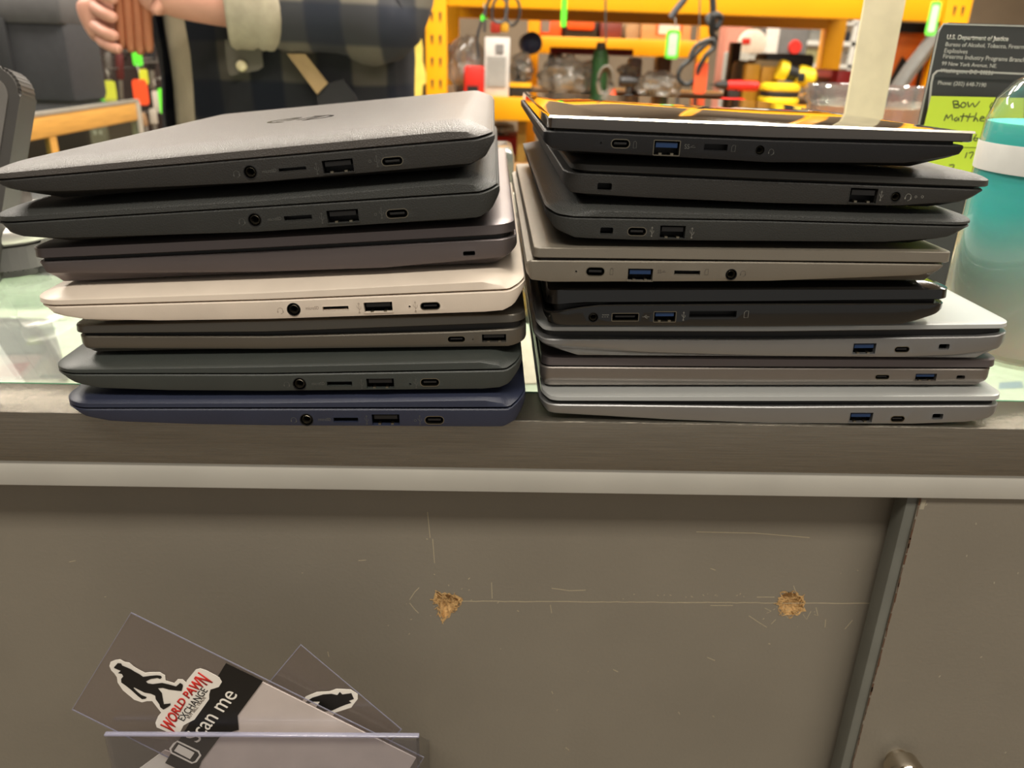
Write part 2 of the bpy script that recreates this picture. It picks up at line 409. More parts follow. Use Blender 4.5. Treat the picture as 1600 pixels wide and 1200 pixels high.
def plastic(n, c, rough=.55, bump=.25): return mat(n, c, rough, 0, .05, 60, bump, 1800)
def alu(n, c, rough=.38): return mat(n, c, rough, .75, .03, 30, .05, 2500)
blk = plastic('charcoal_textured_plastic', (44, 43, 41)); blkL = plastic('charcoal_textured_lid', (76, 72, 69), .40, .4)
blk2 = plastic('slate_textured_plastic', (45, 46, 44)); blk2L = plastic('slate_textured_lid', (54, 55, 53), .5, .35)
mauve = alu('mauve_grey_aluminium', (118, 110, 110), .42); wht = plastic('ivory_white_plastic', (222, 208, 192), .42, .05)
slim = alu('bronze_grey_aluminium', (118, 113, 104)); grn = plastic('green_grey_plastic', (56, 60, 57), .45, .12); blu = plastic('navy_blue_plastic', (42, 47, 66), .42, .12)
EE = lambda j, s, a, c, led=None: [('jack', j[0]-10, j[1]-10, j[0]+10, j[1]+10), ('slot',)+s, ('usb_a',)+a, ('usb_c',)+c]+([('led', led[0]-2.3, led[1]-2.3, led[0]+2.3, led[1]+2.3)] if led else [])
GL = 'laptops stacked on the left of the counter'; GR = 'laptops stacked on the right of the counter'
left = [
 ('navy blue laptop at the bottom of the left stack', dict(Y=-.012, seam=[(117, 639), (796, 638.5)], base_x=(110, 822), lid_x=(110, 820), mats=(blu, blu),
   base_top=[(117, 639.5), (796, 639.5), (810, 630), (820, 622)], base_bot=[(110, 641), (130, 650), (175, 658.5), (300, 663), (420, 665), (785, 667), (806, 658), (822, 636)],
   lid_bot=[(117, 638), (796, 637), (810, 628), (820, 620)], lid_band=[(112, 631), (420, 630.5), (765, 626), (780, 628), (790, 634), (797, 636.5), (810, 627), (820, 619)], lid_top=[(112, 631), (777, 625.5)],
   crown=(.014, .0034), r=(.014, .010), uin=(.022, .016, .008),
   ports=EE((479, 656), (521, 652, 560, 660), (580.5, 646.5, 625, 665), (663.5, 650, 694, 663)), symbols=[('phones', 459, 656, .0032), ('micro', 507, 656, .0055), ('usb', 573, 656, .004), ('usb', 656, 656, .004), ('ring', 649, 657, .0016)])),
 ('green-grey laptop resting on the navy blue laptop', dict(Y=-.010, seam=[(97, 585), (791, 578)], base_x=(93, 816), lid_x=(93, 814), mats=(grn, grn),
   base_top=[(97, 585.5), (420, 585.5), (791, 579), (805, 573), (814, 566)], base_bot=[(93, 588), (110, 596), (147, 606), (260, 610), (420, 611), (774, 607.5), (796, 600), (816, 578)],
   lid_bot=[(97, 584), (420, 584), (791, 577), (805, 571), (814, 565)], lid_band=[(95, 578.5), (420, 574), (755, 566.5), (772, 568), (783, 574), (791, 576.5), (805, 570.5), (814, 564)], lid_top=[(95, 578.5), (755, 566)],
   crown=(.014, .0034), r=(.014, .010), uin=(.022, .016, .008),
   ports=EE((468, 600), (510.5, 595.5, 550.5, 603.5), (572, 590.5, 616.5, 608), (656.5, 591, 687, 604), (641, 600)), symbols=[('phones', 448, 600.5, .0032), ('micro', 497, 600, .0055), ('usb', 565, 600, .004), ('usb', 650, 599, .004)])),
 ('slim bronze-grey laptop with two ports, between the green-grey and the white laptops', dict(Y=-.003, seam=[(126, 524), (819, 512)], base_x=(126, 823), lid_x=(122, 822), mats=(slim, slim), rim=slim,
   base_top=[(126, 525.5), (420, 526), (700, 519), (819, 513.5)], base_bot=[(126, 542), (133, 544.5), (420, 545.5), (794, 541), (823, 535)],
   lid_bot=[(124, 521.5), (420, 519), (819, 504)], lid_band=[(122, 511), (420, 506.5), (822, 493)], crown=(.002, .0008), r=(.006, .008), uin=(.003, .004, .003), slit=.0022, bezel=gasket,
   ports=[('usb_c', 698.6, 524.5, 727.6, 535.5), ('led', 737.5, 528.5, 740.5, 531.5), ('usb_a', 752, 521, 792, 535.5)])),
 ('white laptop lower in the left stack', dict(Y=-.010, seam=[(72, 479), (796, 453)], base_x=(68, 822), lid_x=(65, 820), mats=(wht, wht), sym=mat('symbol_print_tan', (165, 150, 136), .5),
   base_top=[(72, 480), (420, 470), (796, 454.5), (810, 449), (819, 444)], base_bot=[(68, 482), (80, 490), (126, 499), (250, 501), (420, 498.5), (782, 486.5), (803, 477), (822, 452)],
   lid_bot=[(72, 478), (420, 468.3), (796, 452.3), (810, 446.5), (819, 442)], lid_band=[(66, 470), (79, 470), (420, 458), (760, 440.5), (776, 443), (788, 450), (796, 452), (810, 446), (819, 441)], lid_top=[(79, 470), (760, 440.3)],
   crown=(.014, .0034), r=(.014, .010), uin=(.024, .016, .008),
   ports=EE((459, 483.5), (503.5, 477.5, 545, 485.5), (568, 470.5, 614, 489.5), (656.5, 471.5, 688, 484.5), (640, 479)), symbols=[('phones', 438, 485, .0032), ('micro', 488, 482, .0055), ('usb', 561, 481, .004), ('usb', 649, 479, .004)])),
 ('slim mauve-grey laptop with one lock slot, resting on the white laptop', dict(Y=-.003, seam=[(61, 407), (802, 369)], base_x=(61, 808), lid_x=(58, 806), mats=(mauve, mauve), rim=mauve,
   base_top=[(61, 410), (400, 394), (805, 372.5)], base_bot=[(61, 412), (72, 427), (400, 425), (600, 418.5), (791, 401), (808, 390)],
   lid_bot=[(59, 404.5), (400, 388.5), (802, 366)], lid_band=[(58, 389), (400, 373), (806, 350)], crown=(.006, .0012), r=(.006, .010), uin=(.006, .008, .006), slit=.0025,
   ports=[('lock', 723, 391.5, 743, 400.5)])),
 ('dark grey laptop second from the top of the left stack', dict(Y=-.011, seam=[(1, 349.5), (750, 301)], base_x=(-1, 781), lid_x=(-1, 779), mats=(blk2, blk2L),
   base_top=[(1, 350), (400, 325), (750, 302.3), (766, 298), (776, 294)], base_bot=[(-1, 351), (6, 362), (38, 370), (100, 372), (400, 362.5), (749, 339.5), (768, 328), (781, 306)],
   lid_bot=[(1, 348.5), (400, 323.6), (750, 300.3), (766, 296), (776, 292)], lid_band=[(0, 340), (400, 315), (729, 286), (742, 290), (750, 299.5), (766, 295.5), (776, 291.5)], lid_top=[(0, 340), (729, 285.6)],
   crown=(.014, .0034), r=(.014, .010), uin=(.026, .016, .010),
   ports=EE((398, 343.5), (443.6, 335, 487.7, 345), (510.5, 325.5, 561, 350), (603, 325.5, 638, 342)), symbols=[('phones', 378, 346, .0032), ('micro', 429, 343, .0055), ('usb', 503, 341, .004), ('usb', 596, 333, .004), ('ring', 587, 335, .0016)])),
 ('dark grey laptop with an oval logo on its lid, topmost of the left stack', dict(Y=-.012, seam=[(0, 281.7), (743, 217)], base_x=(-10, 773), lid_x=(-10, 771), mats=(blk, blkL),
   base_top=[(0, 282.5), (400, 248.3), (743, 218.3), (758, 215), (768, 212.6)], base_bot=[(-10, 284), (-3, 292), (30, 297.5), (100, 299), (400, 285), (737, 255), (758, 243), (773, 222)],
   lid_bot=[(0, 281), (400, 246.8), (743, 216), (758, 212.5), (768, 210)], lid_band=[(-8, 272.5), (0, 271.5), (400, 234), (718, 204), (733, 207), (743, 215.3), (758, 211.8), (768, 209)], lid_top=[(0, 271.5), (718, 203.8)],
   crown=(.014, .0036), r=(.014, .010), uin=(.026, .016, .010),
   ports=EE((391, 269), (435, 259.5, 479, 268.5), (503.5, 246.5, 553, 272.5), (596, 243.5, 630, 260)), symbols=[('phones', 369.5, 271.5, .0032), ('micro', 421, 268, .0055), ('usb', 495, 264, .004), ('usb', 589, 252, .004), ('ring', 578, 252, .0016)])),
]
silL = mat('silver_lid_coat', (184, 186, 184), .36, .3, .03, 30, .05, 2500); silv = alu('cool_silver_aluminium', (150, 150, 150), .36); slv2 = alu('warm_silver_aluminium', (140, 133, 127), .36); taupe = mat('taupe_grey_paint', (128, 121, 109), .42, .35, .04, 60, .1, 2500)
gblk = mat('glossy_black_plastic', (16, 16, 16), .16, 0, .1, 30, coat=.6); sblk = mat('satin_black_metal', (27, 27, 29), .42, .2, .05, 60, .15, 2500)
mirror = mat('glossy_dark_lid', (52, 46, 40), .07, .0, .1, 8, coat=1.0, spec=1.0)
cgrey = plastic('carbon_grey_plastic', (42, 41, 39), .5); ctop = plastic('carbon_grey_lid', (52, 51, 48), .45, .2)
right = [
 ('silver laptop at the bottom of the right stack', dict(Y=.001, seam=[(855, 629), (1550, 630)], hinge='L', base_x=(843, 1560), lid_x=(846, 1560), mats=(silv, silL), rim=silv,
   base_top=[(843, 627), (855, 632), (1200, 636), (1557, 634)], base_bot=[(843, 634), (857, 645), (1050, 656), (1200, 661.5), (1425, 662.5), (1520, 659), (1560, 650)],
   lid_bot=[(846, 621), (860, 627), (1200, 627.5), (1560, 627)], lid_band=[(846, 614), (860, 620.5), (1200, 620), (1560, 619.5)], lid_top=[(846, 620), (1560, 619.5)], crown=(.0035, .0008), r=(.009, .008), uin=(.02, .012, .004), slit=.003,
   ports=[('usb_a', 1325, 644, 1366, 661, 'blue'), ('usb_c', 1390, 649.5, 1415, 659.5), ('lock', 1455, 646, 1475, 655.5)])),
 ('slim warm grey laptop, second from the bottom of the right stack', dict(Y=.008, seam=[(847, 572), (1550, 573)], hinge='L', base_x=(844, 1548), lid_x=(846, 1553), mats=(slv2, mauve), rim=slv2,
   base_top=[(846, 573.5), (1200, 575.5), (1548, 577)], base_bot=[(846, 593), (1200, 597), (1546, 596)],
   lid_bot=[(848, 571.7), (1200, 573.8), (1552, 575)], lid_band=[(848, 559), (1200, 562), (1552, 563.5)], crown=(.0025, .0008), r=(.005, .006), uin=(.002, .003, .002),
   ports=[('usb_c', 1366, 585, 1391, 593), ('usb_a', 1427.5, 583, 1465.5, 596, 'blue'), ('lock', 1493, 586, 1509, 592.8)])),
 ('silver laptop with a wedge base, resting on the slim warm grey laptop', dict(Y=.002, seam=[(845, 527), (1560, 520)], hinge='L', base_x=(834, 1573), lid_x=(838, 1571), mats=(silv, silL), rim=silv,
   base_top=[(834, 523), (850, 530), (1200, 530.5), (1550, 526), (1573, 521)], base_bot=[(834, 528), (850, 539), (1000, 550), (1200, 556), (1400, 558), (1500, 554), (1562, 545), (1573, 538)],
   lid_bot=[(838, 510), (850, 518), (1200, 518.5), (1571, 514)], lid_band=[(838, 504), (850, 511.5), (1200, 511), (1571, 507)], lid_top=[(838, 511), (1571, 507)], crown=(.0035, .0008), r=(.009, .008), uin=(.02, .012, .004), slit=.003,
   ports=[('usb_a', 1330, 535.5, 1371, 554, 'blue'), ('usb_c', 1396, 541, 1422.5, 551), ('lock', 1465, 537, 1485, 546.5)])),
 ('thick glossy black laptop with a video socket, between two silver laptops', dict(Y=-.005, seam=[(857, 474), (1470, 472)], hinge='L', D=.265, base_x=(851, 1474), lid_x=(853, 1477), mats=(gblk, gblk), rim=gblk, sym=sym_light,
   base_top=[(853, 492), (870, 488), (900, 481), (940, 476.5), (1200, 475), (1471, 474.5)], base_bot=[(851, 498), (858, 508), (1200, 510), (1405, 507), (1440, 499), (1472, 487)],
   lid_bot=[(856, 480), (900, 473.5), (1200, 471.5), (1465, 468.5)], lid_band=[(854, 459), (875, 454), (1200, 453), (1477, 453)], lid_top=[(854, 454), (1477, 453)], crown=(.009, .0020), r=(.010, .006), uin=(.01, .014, .012), slit=.004,
   ports=[('jack', 918, 487, 936, 505), ('hdmi', 955, 489, 999, 502), ('usb_a', 1020, 486.5, 1057.5, 503.5, 'blue'), ('slot', 1076, 485.5, 1152, 496)], symbols=[('dc', 946, 494, .003), ('hbus', 1009, 495, .003), ('usb', 1068, 494, .0035), ('card', 1166, 491, .003)])),
 ('taupe silver convertible laptop in the middle of the right stack', dict(Y=-.007, seam=[(830, 404), (1470, 412)], hinge='L', base_x=(822, 1474), lid_x=(833, 1482), mats=(taupe, taupe), rim=taupe, sym=mat('symbol_print_brown', (84, 78, 70), .5),
   base_top=[(822, 412), (829, 407), (1200, 409.7), (1472, 413.5)], base_bot=[(822, 426), (830, 437), (860, 440.5), (1200, 439), (1455, 429.5), (1474, 418)],
   lid_bot=[(834, 403), (1200, 407.8), (1472, 411)], lid_band=[(838, 388.5), (1200, 390.5), (1482, 395.5)], crown=(.0015, .0005), r=(.003, .003), uin=(.006, .004, .006),
   ports=[('led', 898, 421.8, 902.4, 426.2), ('usb_c', 914.5, 417, 946, 431.5), ('usb_a', 979, 419, 1022, 439.5, 'blue'), ('slot', 1052.5, 422.5, 1095, 429.5), ('jack', 1132, 418.5, 1153, 439.5)], symbols=[('battery', 955.5, 424, .0028), ('ss', 1034, 425, .0036), ('card', 1104, 425, .0024), ('phones', 1161, 427, .0030)])),
 ('dark grey laptop with rounded bumper corners, third from the top of the right stack', dict(Y=-.006, seam=[(900, 341), (1510, 354)], hinge='L', base_x=(854, 1514), lid_x=(852, 1515), mats=(blk2, blk2L), sym=sym_light,
   base_top=[(854, 330), (870, 338), (900, 341), (1200, 346), (1510, 354.5)], base_bot=[(854, 342), (868, 358), (900, 371.5), (1000, 375), (1200, 376.5), (1380, 378), (1475, 372), (1514, 358)],
   lid_bot=[(852, 327), (870, 336), (900, 339.5), (1200, 344.5), (1515, 353)], lid_band=[(852, 326), (870, 335.3), (898, 338.5), (905, 333), (920, 330), (1200, 337.5), (1515, 348)], lid_top=[(917, 330), (1515, 348)],
   crown=(.012, .0032), r=(.012, .014), uin=(.016, .024, .010), slit=.004,
   ports=[('lock', 937, 355, 959, 366), ('usb_c', 979.5, 355, 1011, 368.5), ('usb_a', 1029, 352, 1073, 373)], symbols=[('usb', 1018.5, 362, .0036), ('usb', 1081, 364, .004)])),
 ('dark grey laptop with a lock slot at its hinge end, directly under the topmost', dict(Y=-.004, seam=[(890, 268), (1535, 294)], hinge='L', base_x=(882, 1536), lid_x=(893, 1543), mats=(cgrey, ctop), sym=sym_light,
   base_top=[(882, 268), (895, 270.5), (1200, 284), (1534, 296.5)], base_bot=[(882, 290), (892, 301), (1000, 308), (1200, 317), (1400, 321.5), (1505, 314.5), (1536, 301)],
   lid_bot=[(896, 267), (1200, 280.5), (1538, 293)], lid_band=[(893, 260), (905, 257), (1200, 267), (1543, 283)], lid_top=[(900, 257), (1543, 282)], crown=(.010, .0026), r=(.009, .008), uin=(.012, .02, .008), slit=.004,
   ports=[('lock', 932.5, 285.5, 957, 297.5), ('usb_a', 1324, 293.5, 1374, 318), ('jack', 1389, 297, 1410, 318)], symbols=[('usb', 1376.5, 306, .0035), ('phones', 1419, 307.5, .0034), ('ring', 1431, 307.5, .0014), ('ring', 1441, 307.5, .0016)])),
 ('black laptop with a mirror-glossy lid, topmost of the right stack', dict(Y=-.010, seam=[(860, 202), (1509, 224)], hinge='L', base_x=(850, 1507), lid_x=(855, 1518), mats=(sblk, mirror), sym=sym_grey,
   base_top=[(850, 204), (1200, 219), (1506, 227.5)], base_bot=[(850, 222), (866, 234), (1200, 253.5), (1415, 254.5), (1500, 241), (1507, 233)],
   lid_bot=[(858, 201), (1200, 216), (1510, 222.5)], lid_band=[(855, 184), (1200, 199), (1518, 209)], crown=(.0015, .0005), r=(.0035, .003), uin=(.016, .016, .010), slit=.0035,
   ports=[('led', 936.8, 220.8, 941.2, 225.2), ('usb_c', 954, 217.5, 985, 231.5), ('usb_a', 1019.5, 219.5, 1064, 243, 'blue'), ('slot', 1099, 225, 1138, 235), ('jack', 1178, 225, 1197, 244)], symbols=[('battery', 992, 226, .0026), ('ss', 1078, 230, .0044), ('card', 1146, 232, .0024), ('phones', 1205, 237, .0028)])),
]
CZ = .95
def stack(items, grp):
    under = (Vector((-.3, 0, CZ+.0002)), Vector((.3, 0, CZ+.0002))); out = []
    for i, (lab, sp) in enumerate(items):
        sp['pitch'] = i*(.10 if grp == GR else .02); sp['group'] = grp
        L = laptop('laptop', lab, sp, under); under = L['line']; out.append(L)
    return out
SL = stack(left, GL); SR = stack(right, GR)
# light bright edge on the mirror lid: its side band in satin black with a polished chamfer
R1 = SR[-1]
bm = BM()
w_ = R1; lx0, lx1 = w_['x']
off = w_['off']; lx0 += off.x+.002; lx1 += off.x+.0025
zt = lambda x: w_['tz'](x-off.x)+off.z
ribbon(bm, [Vector((lx0+(lx1-lx0)*i/20, off.y+.0007, zt(lx0+(lx1-lx0)*i/20)-.0001)) for i in range(21)], .0012, (0, -.7, .7), .0002)
obj('polished_edge', bm, mat('polished_edge_metal', (225, 220, 210), .25, .9), w_['root'], smooth=0)
# oval logo (a round badge) printed on the top-left lid
T = SL[-1]; Ti = T['RM'].inverted()
def lidpt(px, py): 
    p = T['world_pt'](px, py); return Ti @ p + Vector((0, 0, .00002))
ca = lidpt(470, 186); logo_m = mat('logo_dark_chrome', (30, 28, 27), .25, .6)
bm = BM(); N_ = (0, 0, 1)
def lp(dx, dy):
    q = ca+Vector((dx*1.3, dy*1.3, 0)); q.z = T['tz'](q.x-T['off'].x)+T['off'].z+.00005; return q
ribbon(bm, [lp(.0125*cos(rad(a)), .0125*sin(rad(a))) for a in range(100, 255, 6)], .0022, N_)
ribbon(bm, [lp(.0125*cos(rad(a)), .0125*sin(rad(a))) for a in range(-75, 80, 6)], .0022, N_)
for sx in (-.0055, .003):
    ribbon(bm, [lp(sx+.0020, .012), lp(sx-.0030, -.006)], .0016, N_)
    ribbon(bm, [lp(sx+.0004, .006), lp(sx+.0042, .006), lp(sx+.0012, -.006 if sx < 0 else -.006)], .0016, N_)
ribbon(bm, [lp(.0035, -.012), lp(.0085, .006)], .0016, N_)
obj('logo', bm, logo_m, T['root'], smooth=0, label='dark round logo on the lid')

# ------------------------------------------------------------------ counter
steel = mat('brushed_steel_trim', (142, 136, 125), .25, .85, .16, 20, .3, 90, stretch=(1.5, 80, 120))
ctr = empty('display_counter', (0, .3, 0), 'glass-topped display counter with a brushed steel edge carrying both laptop stacks', 'counter')
ZS = (-1.3, 1.3)
def cobj(name, *boxes, m, parent=ctr, **k):
    bm = BM()
    for b in boxes: box(bm, *b[:6], b[6] if len(b) > 6 else 0)
    for v in bm.verts: v.co -= parent.location
    return obj(name, bm, m, parent, **k)
cobj('steel_trim', (ZS[0], ZS[1], 0, .034, CZ-.0256, CZ, .0008), m=steel)
track = mat('pale_grey_laminate_strip', (184, 181, 172), .45, 0, .05, 20)
cobj('door_track', (ZS[0], ZS[1], .0015, .03, CZ-.0392, CZ-.0256, .0004), m=track)
cobj('glass_top', (ZS[0], ZS[1], .034, .60, CZ-.006, CZ), m=clear('counter_glass', (243, 247, 242), .10, .10, .03))
cobj('glass_edge', (ZS[0], ZS[1], .0335, .0345, CZ-.0058, CZ+.0001), m=mat('green_glass_edge', (80, 130, 100), .2), smooth=0)
cobj('glass_front', (ZS[0], ZS[1], .594, .600, .35, CZ-.006), m=clear('counter_front_glass', (225, 236, 228), .06))
cobj('cabinet_shell', (ZS[0], ZS[1], .045, .59, .05, .33), (ZS[0], ZS[1], .05, .60, 0, .05), m=mat('counter_dark_laminate', (70, 66, 60), .5))
shelf = cobj('display_shelf', (ZS[0], ZS[1], .045, .585, .800, .806), m=mat('pale_shelf_board', (205, 208, 196), .5))
cobj('side_post', (ZS[0], ZS[0]+.02, .04, .6, .33, CZ-.006), m=steel); cobj('side_post', (ZS[1]-.02, ZS[1], .04, .6, .33, CZ-.006), m=steel)
# light inside the showcase
d = bpy.data.lights.new('showcase_lamp', 'AREA'); d.shape = 'RECTANGLE'; d.size = 2.0; d.size_y = .02; d.energy = 3.0; d.color = (1, .97, .88)
lo = bpy.data.objects.new('showcase_lamp', d); C.objects.link(lo); lo.location = (0, .56, .935)
# sliding doors
pan = mat('painted_grey_door', (132, 125, 112), .5, 0, .05, 14, .12, 500)
raw = mat('torn_fibreboard', (200, 162, 108), .9, 0, .25, 900, .6, 900)
scr = mat('pale_scratch', (190, 176, 146), .8)
LDY, RDY = .022, .0045
ld = None
rd_x0 = P(1437, 780, RDY).x
bm = BM(); box(bm, -.95, rd_x0+.05, LDY, LDY+.012, .07, CZ-.03)
def cutblob(cx, cy, pts):
    return [P(cx+a, cy+b, LDY) for a, b in pts]
g1 = cutblob(700, 945, [(-18, -20), (-8, -17), (2, -18), (14, -12), (20, -3), (12, 6), (2, 16), (-8, 24), (-12, 14), (-14, 2), (-19, -6)])
g2 = cutblob(1236, 945, [(-14, -16), (-4, -20), (6, -18), (16, -12), (20, -3), (18, 7), (8, 14), (-2, 18), (-12, 14), (-19, 5), (-17, -6)])
for v in bm.verts: v.co -= ctr.location
panel = obj('door', bm, [pan, raw], ctr, smooth=0); ld = panel; LO = ctr.location.copy()
cb = BM()
for g in (g1, g2): prism(cb, [p-LO-Vector((0, .002, 0)) for p in g], Vector((0, .008, 0)))
bmesh.ops.recalc_face_normals(cb, faces=cb.faces)
me = bpy.data.meshes.new('c'); cb.to_mesh(me); cb.free(); cc = bpy.data.objects.new('c', me); C.objects.link(cc); cc.parent = ctr
md = panel.modifiers.new('b', 'BOOLEAN'); md.object = cc; md.solver = 'EXACT'
bpy.context.view_layer.update()
nm = bpy.data.meshes.new_from_object(panel.evaluated_get(bpy.context.evaluated_depsgraph_get())); panel.modifiers.clear(); panel.data = nm
bpy.data.objects.remove(cc)
for g in (g1, g2):
    bm = BM(); c_ = sum(g, Vector())/len(g)-LO
    rings = []
    for k, dep in ((1.08, -.0003), (1.0, -.0002), (.8, .0022), (.5, .0035), (.2, .0030)):
        rings.append([bm.verts.new(c_+((p-LO)-c_)*k*(1+(.22 if k > .9 else .12)*random.uniform(-.6, 1))+Vector((0, dep+random.uniform(-.0004, .0004)*(dep > 0), 0))) for p in [q for a, b in zip(g, g[1:]+g[:1]) for q in (a, (a*2+b)/3, (a+b*2)/3)]])
    for a, b in zip(rings, rings[1:]):
        n = len(a)
        for i in range(n): bm.faces.new((a[i], a[(i+1) % n], b[(i+1) % n], b[i]))
    bm.faces.new(rings[-1])
    for i in range(46):   # frayed fibres
        a = random.uniform(0, 2*pi); r0 = .004+random.random()*.001; r1 = r0+random.choice((.0006, .001, .0016, .0026, .0042))
        p0 = c_+Vector((cos(a)*r0*1.1, -.0003, sin(a)*r0)); p1 = c_+Vector((cos(a+.2)*r1*1.1, -.0004, sin(a+.2)*r1))
        ribbon(bm, [p0, p1], .0003, (0, -1, 0), .0002)
    obj('gouge', bm, raw, ld, smooth=0, label='gouged hole showing torn fibreboard')
def onld(*pts): return [P(x, y, LDY)-LO+Vector((0, -.00002, 0)) for x, y in pts]
bm = BM()
def scratch(pts, w):
    b = BM(); ribbon(b, pts, w, (0, -1, 0)); obj('scratch', b, scr, ld, smooth=0)
main = [(722+ (1380-722)*i/60, 939.3+i*.06+random.uniform(-.5, .5)) for i in range(61)]
scratch(onld(*main), .00035)
for s in ([(1088, 831), (1180, 833), (1265, 840)], [(862, 919), (890, 923), (915, 922)], [(768, 910), (769, 935)], [(640, 937), (648, 925), (655, 918)], [(640, 942), (648, 952), (654, 958)], [(1110, 946), (1145, 946)],
          [(1170, 962), (1185, 972), (1198, 980)], [(1332, 969), (1320, 983)], [(1290, 968), (1289, 980)], [(1105, 1027), (1117, 1032)], [(1275, 949), (1278, 962), (1272, 960)], [(668, 800), (672, 840)], [(676, 842), (679, 880)],
          [(1183, 933), (1210, 933)], [(1240, 915), (1245, 930)], [(860, 945), (862, 958)], [(1110, 888), (1118, 891)], [(560, 876), (572, 875)], [(108, 878), (118, 876)], [(1225, 958), (1232, 966)], [(884, 1168), (889, 1172)], [(958, 1046), (966, 1050)],
          [(1205, 975), (1212, 968)], [(1255, 960), (1260, 968), (1267, 955)], [(1195, 950), (1205, 955), (1198, 958)], [(690, 966), (693, 975)], [(512, 1018), (514, 1026)], [(862, 1080), (864, 1084)], [(1060, 1112), (1062, 1116)]):
    scratch(onld(*s), .00030)
for i in range(60):
    x, y = random.choice([(random.gauss(700, 45), random.gauss(945, 25)), (random.gauss(1236, 50), random.gauss(948, 22)), (random.uniform(900, 1180), random.gauss(930, 2)), (random.uniform(20, 1330), random.uniform(820, 1190))])
    if x > 1340: continue
    ribbon(bm, onld((x, y), (x+random.uniform(-3, 3), y+random.uniform(-2, 2.5))), random.uniform(.0002, .0004), (0, -1, 0))
obj('paint_specks', bm, scr, ld, smooth=0, kind='stuff')
bm = BM(); box(bm, rd_x0, rd_x0+.9, RDY, RDY+.010, .07, CZ-.0396)
for v in bm.verts: v.co -= LO
rdz = obj('door', bm, pan, ctr, smooth=0)
bm = BM(); box(bm, rd_x0-.0056, rd_x0-.0002, RDY+.001, RDY+.012, .07, CZ-.0396, .0003)
for v in bm.verts: v.co -= LO
obj('edge_strip', bm, mat('edge_strip_grey', (104, 104, 96), .45), rdz)
bm = BM()
for i in range(70):
    z = .5+.41*i/70+random.uniform(-.002, .002); ribbon(bm, [Vector((rd_x0+.0002+random.uniform(-.0002, .0004), RDY-.00005, z))-LO, Vector((rd_x0+.0003, RDY-.00005, z+.006))-LO], random.uniform(.0003, .0009), (0, -1, 0))
obj('chipped_edge', bm, mat('bare_brown_chip', (92, 62, 42), .9), rdz, smooth=0, kind='stuff')
bm = BM()
for (x, y) in ((1590, 897), (1446, 790), (1467, 1058), (1525, 820), (1510, 870), (1553, 912), (1570, 1177), (1532, 1028)):
    q = P(x, y, RDY)-LO-Vector((0, .00003, 0)); ribbon(bm, [q, q+Vector((random.uniform(-.0004, .0006), 0, .0012))], .0006, (0, -1, 0))
q = P(1440, 785, RDY)-LO-Vector((0, .00003, 0)); ribbon(bm, [q+Vector((.001, 0, .0015)), q+Vector((.0008, 0, -.004))], .0022, (0, -1, 0))
obj('paint_specks', bm, mat('pale_paint_chip', (168, 160, 140), .7), rdz, smooth=0, kind='stuff')
kp = P(1398, 1192, RDY)
bm = BM(); lathe(bm, [(.0065, 0), (.0065, .004), (.0100, .005), (.0104, .012), (.0100, .016), (.0088, .0175), (.0083, .0162), (.0040, .0158)], 40, mx=Matrix.Translation(kp+Vector((.0, 0, .004))-LO) @ Matrix.Rotation(rad(90), 4, 'X'))
obj('lock_knob', bm, mat('polished_nickel', (205, 195, 178), .14, 1), rdz)

# ------------------------------------------------------------------ card sleeves and clear holder on the left door
film = clear('soft_vinyl_film', (238, 234, 236), .10, .045, .12, (190, 182, 178)); filmedge = clear('vinyl_edge', (200, 200, 215), .25, .45, .1, (190, 190, 210))
ink = mat('black_ink', (14, 13, 13), .45); white = mat('white_card', (248, 242, 232), .5); redk = mat('red_ink', (200, 38, 28), .45)
def S(y): return lambda px, py: P(px, py, y)
NV = Vector((0, -1, 0))
def poly(name, pts, Yp, m, parent, th=.0002, smooth=0):
    bm = BM(); prism(bm, [P(x, y, Yp)-parent.location for x, y in pts], NV*th); return obj(name, bm, m, parent, smooth=smooth)
def flip(root, name, pts, Y, m, th): return poly(name, pts, Y, m, root, th)
def sleeve(label, quad, Yp):
    c = P(sum(q[0] for q in quad)/4, sum(q[1] for q in quad)/4, Yp)
    r = empty('card_sleeve', c, label, 'card')
    return r
FIG = [(28.2,32.5),(34.0,26.1),(39.3,26.6),(40.8,29.8),(47.5,32.5),(54.6,35.6),(59.4,38.8),(68.1,43.5),(73.6,47.5),(85.5,45.9),(95.0,45.1),(101.3,45.9),(102.9,48.3),(100.5,50.7),(95.8,49.1),(85.5,50.7),(77.6,54.6),(81.5,57.8),(88.7,58.9),(102.9,57.0),(114.0,59.4),(125.1,62.5),(131.4,57.0),(135.4,59.4),(135.8,62.5),(133.8,69.7),(126.7,68.9),(114.0,67.3),(104.5,64.6),(96.6,65.2),(102.9,72.8),(104.5,82.3),(106.1,90.2),(116.4,89.0),(116.4,91.8),(109.2,96.6),(105.3,98.5),(100.5,95.0),(99.0,90.2),(93.4,82.3),(92.6,76.8),(85.5,73.6),(76.0,72.0),(66.5,67.3),(59.4,63.6),(58.6,65.2),(64.9,71.2),(71.2,76.0),(79.2,79.2),(77.6,81.5),(72.0,82.3),(65.7,77.6),(55.4,68.1),(47.5,61.7),(39.6,56.2),(39.3,50.7),(42.7,46.7),(40.4,42.7),(34.5,41.5),(38.8,38.0),(28.5,33.6)]
def figpx(s=1.0, ox=150, oy=1010): # traced at 1579/250 zoom
    return [(ox+x, oy+y) for x, y in FIG]
def grow(pts, d):
    cx = sum(p[0] for p in pts)/len(pts); out = []
    n = len(pts)
    for i in range(n):
        ax, ay = pts[i-1]; bx, by = pts[(i+1) % n]; tx, ty = bx-ax, by-ay; l = math.hypot(tx, ty) or 1
        out.append((pts[i][0]+ty/l*d, pts[i][1]-tx/l*d))
    return out
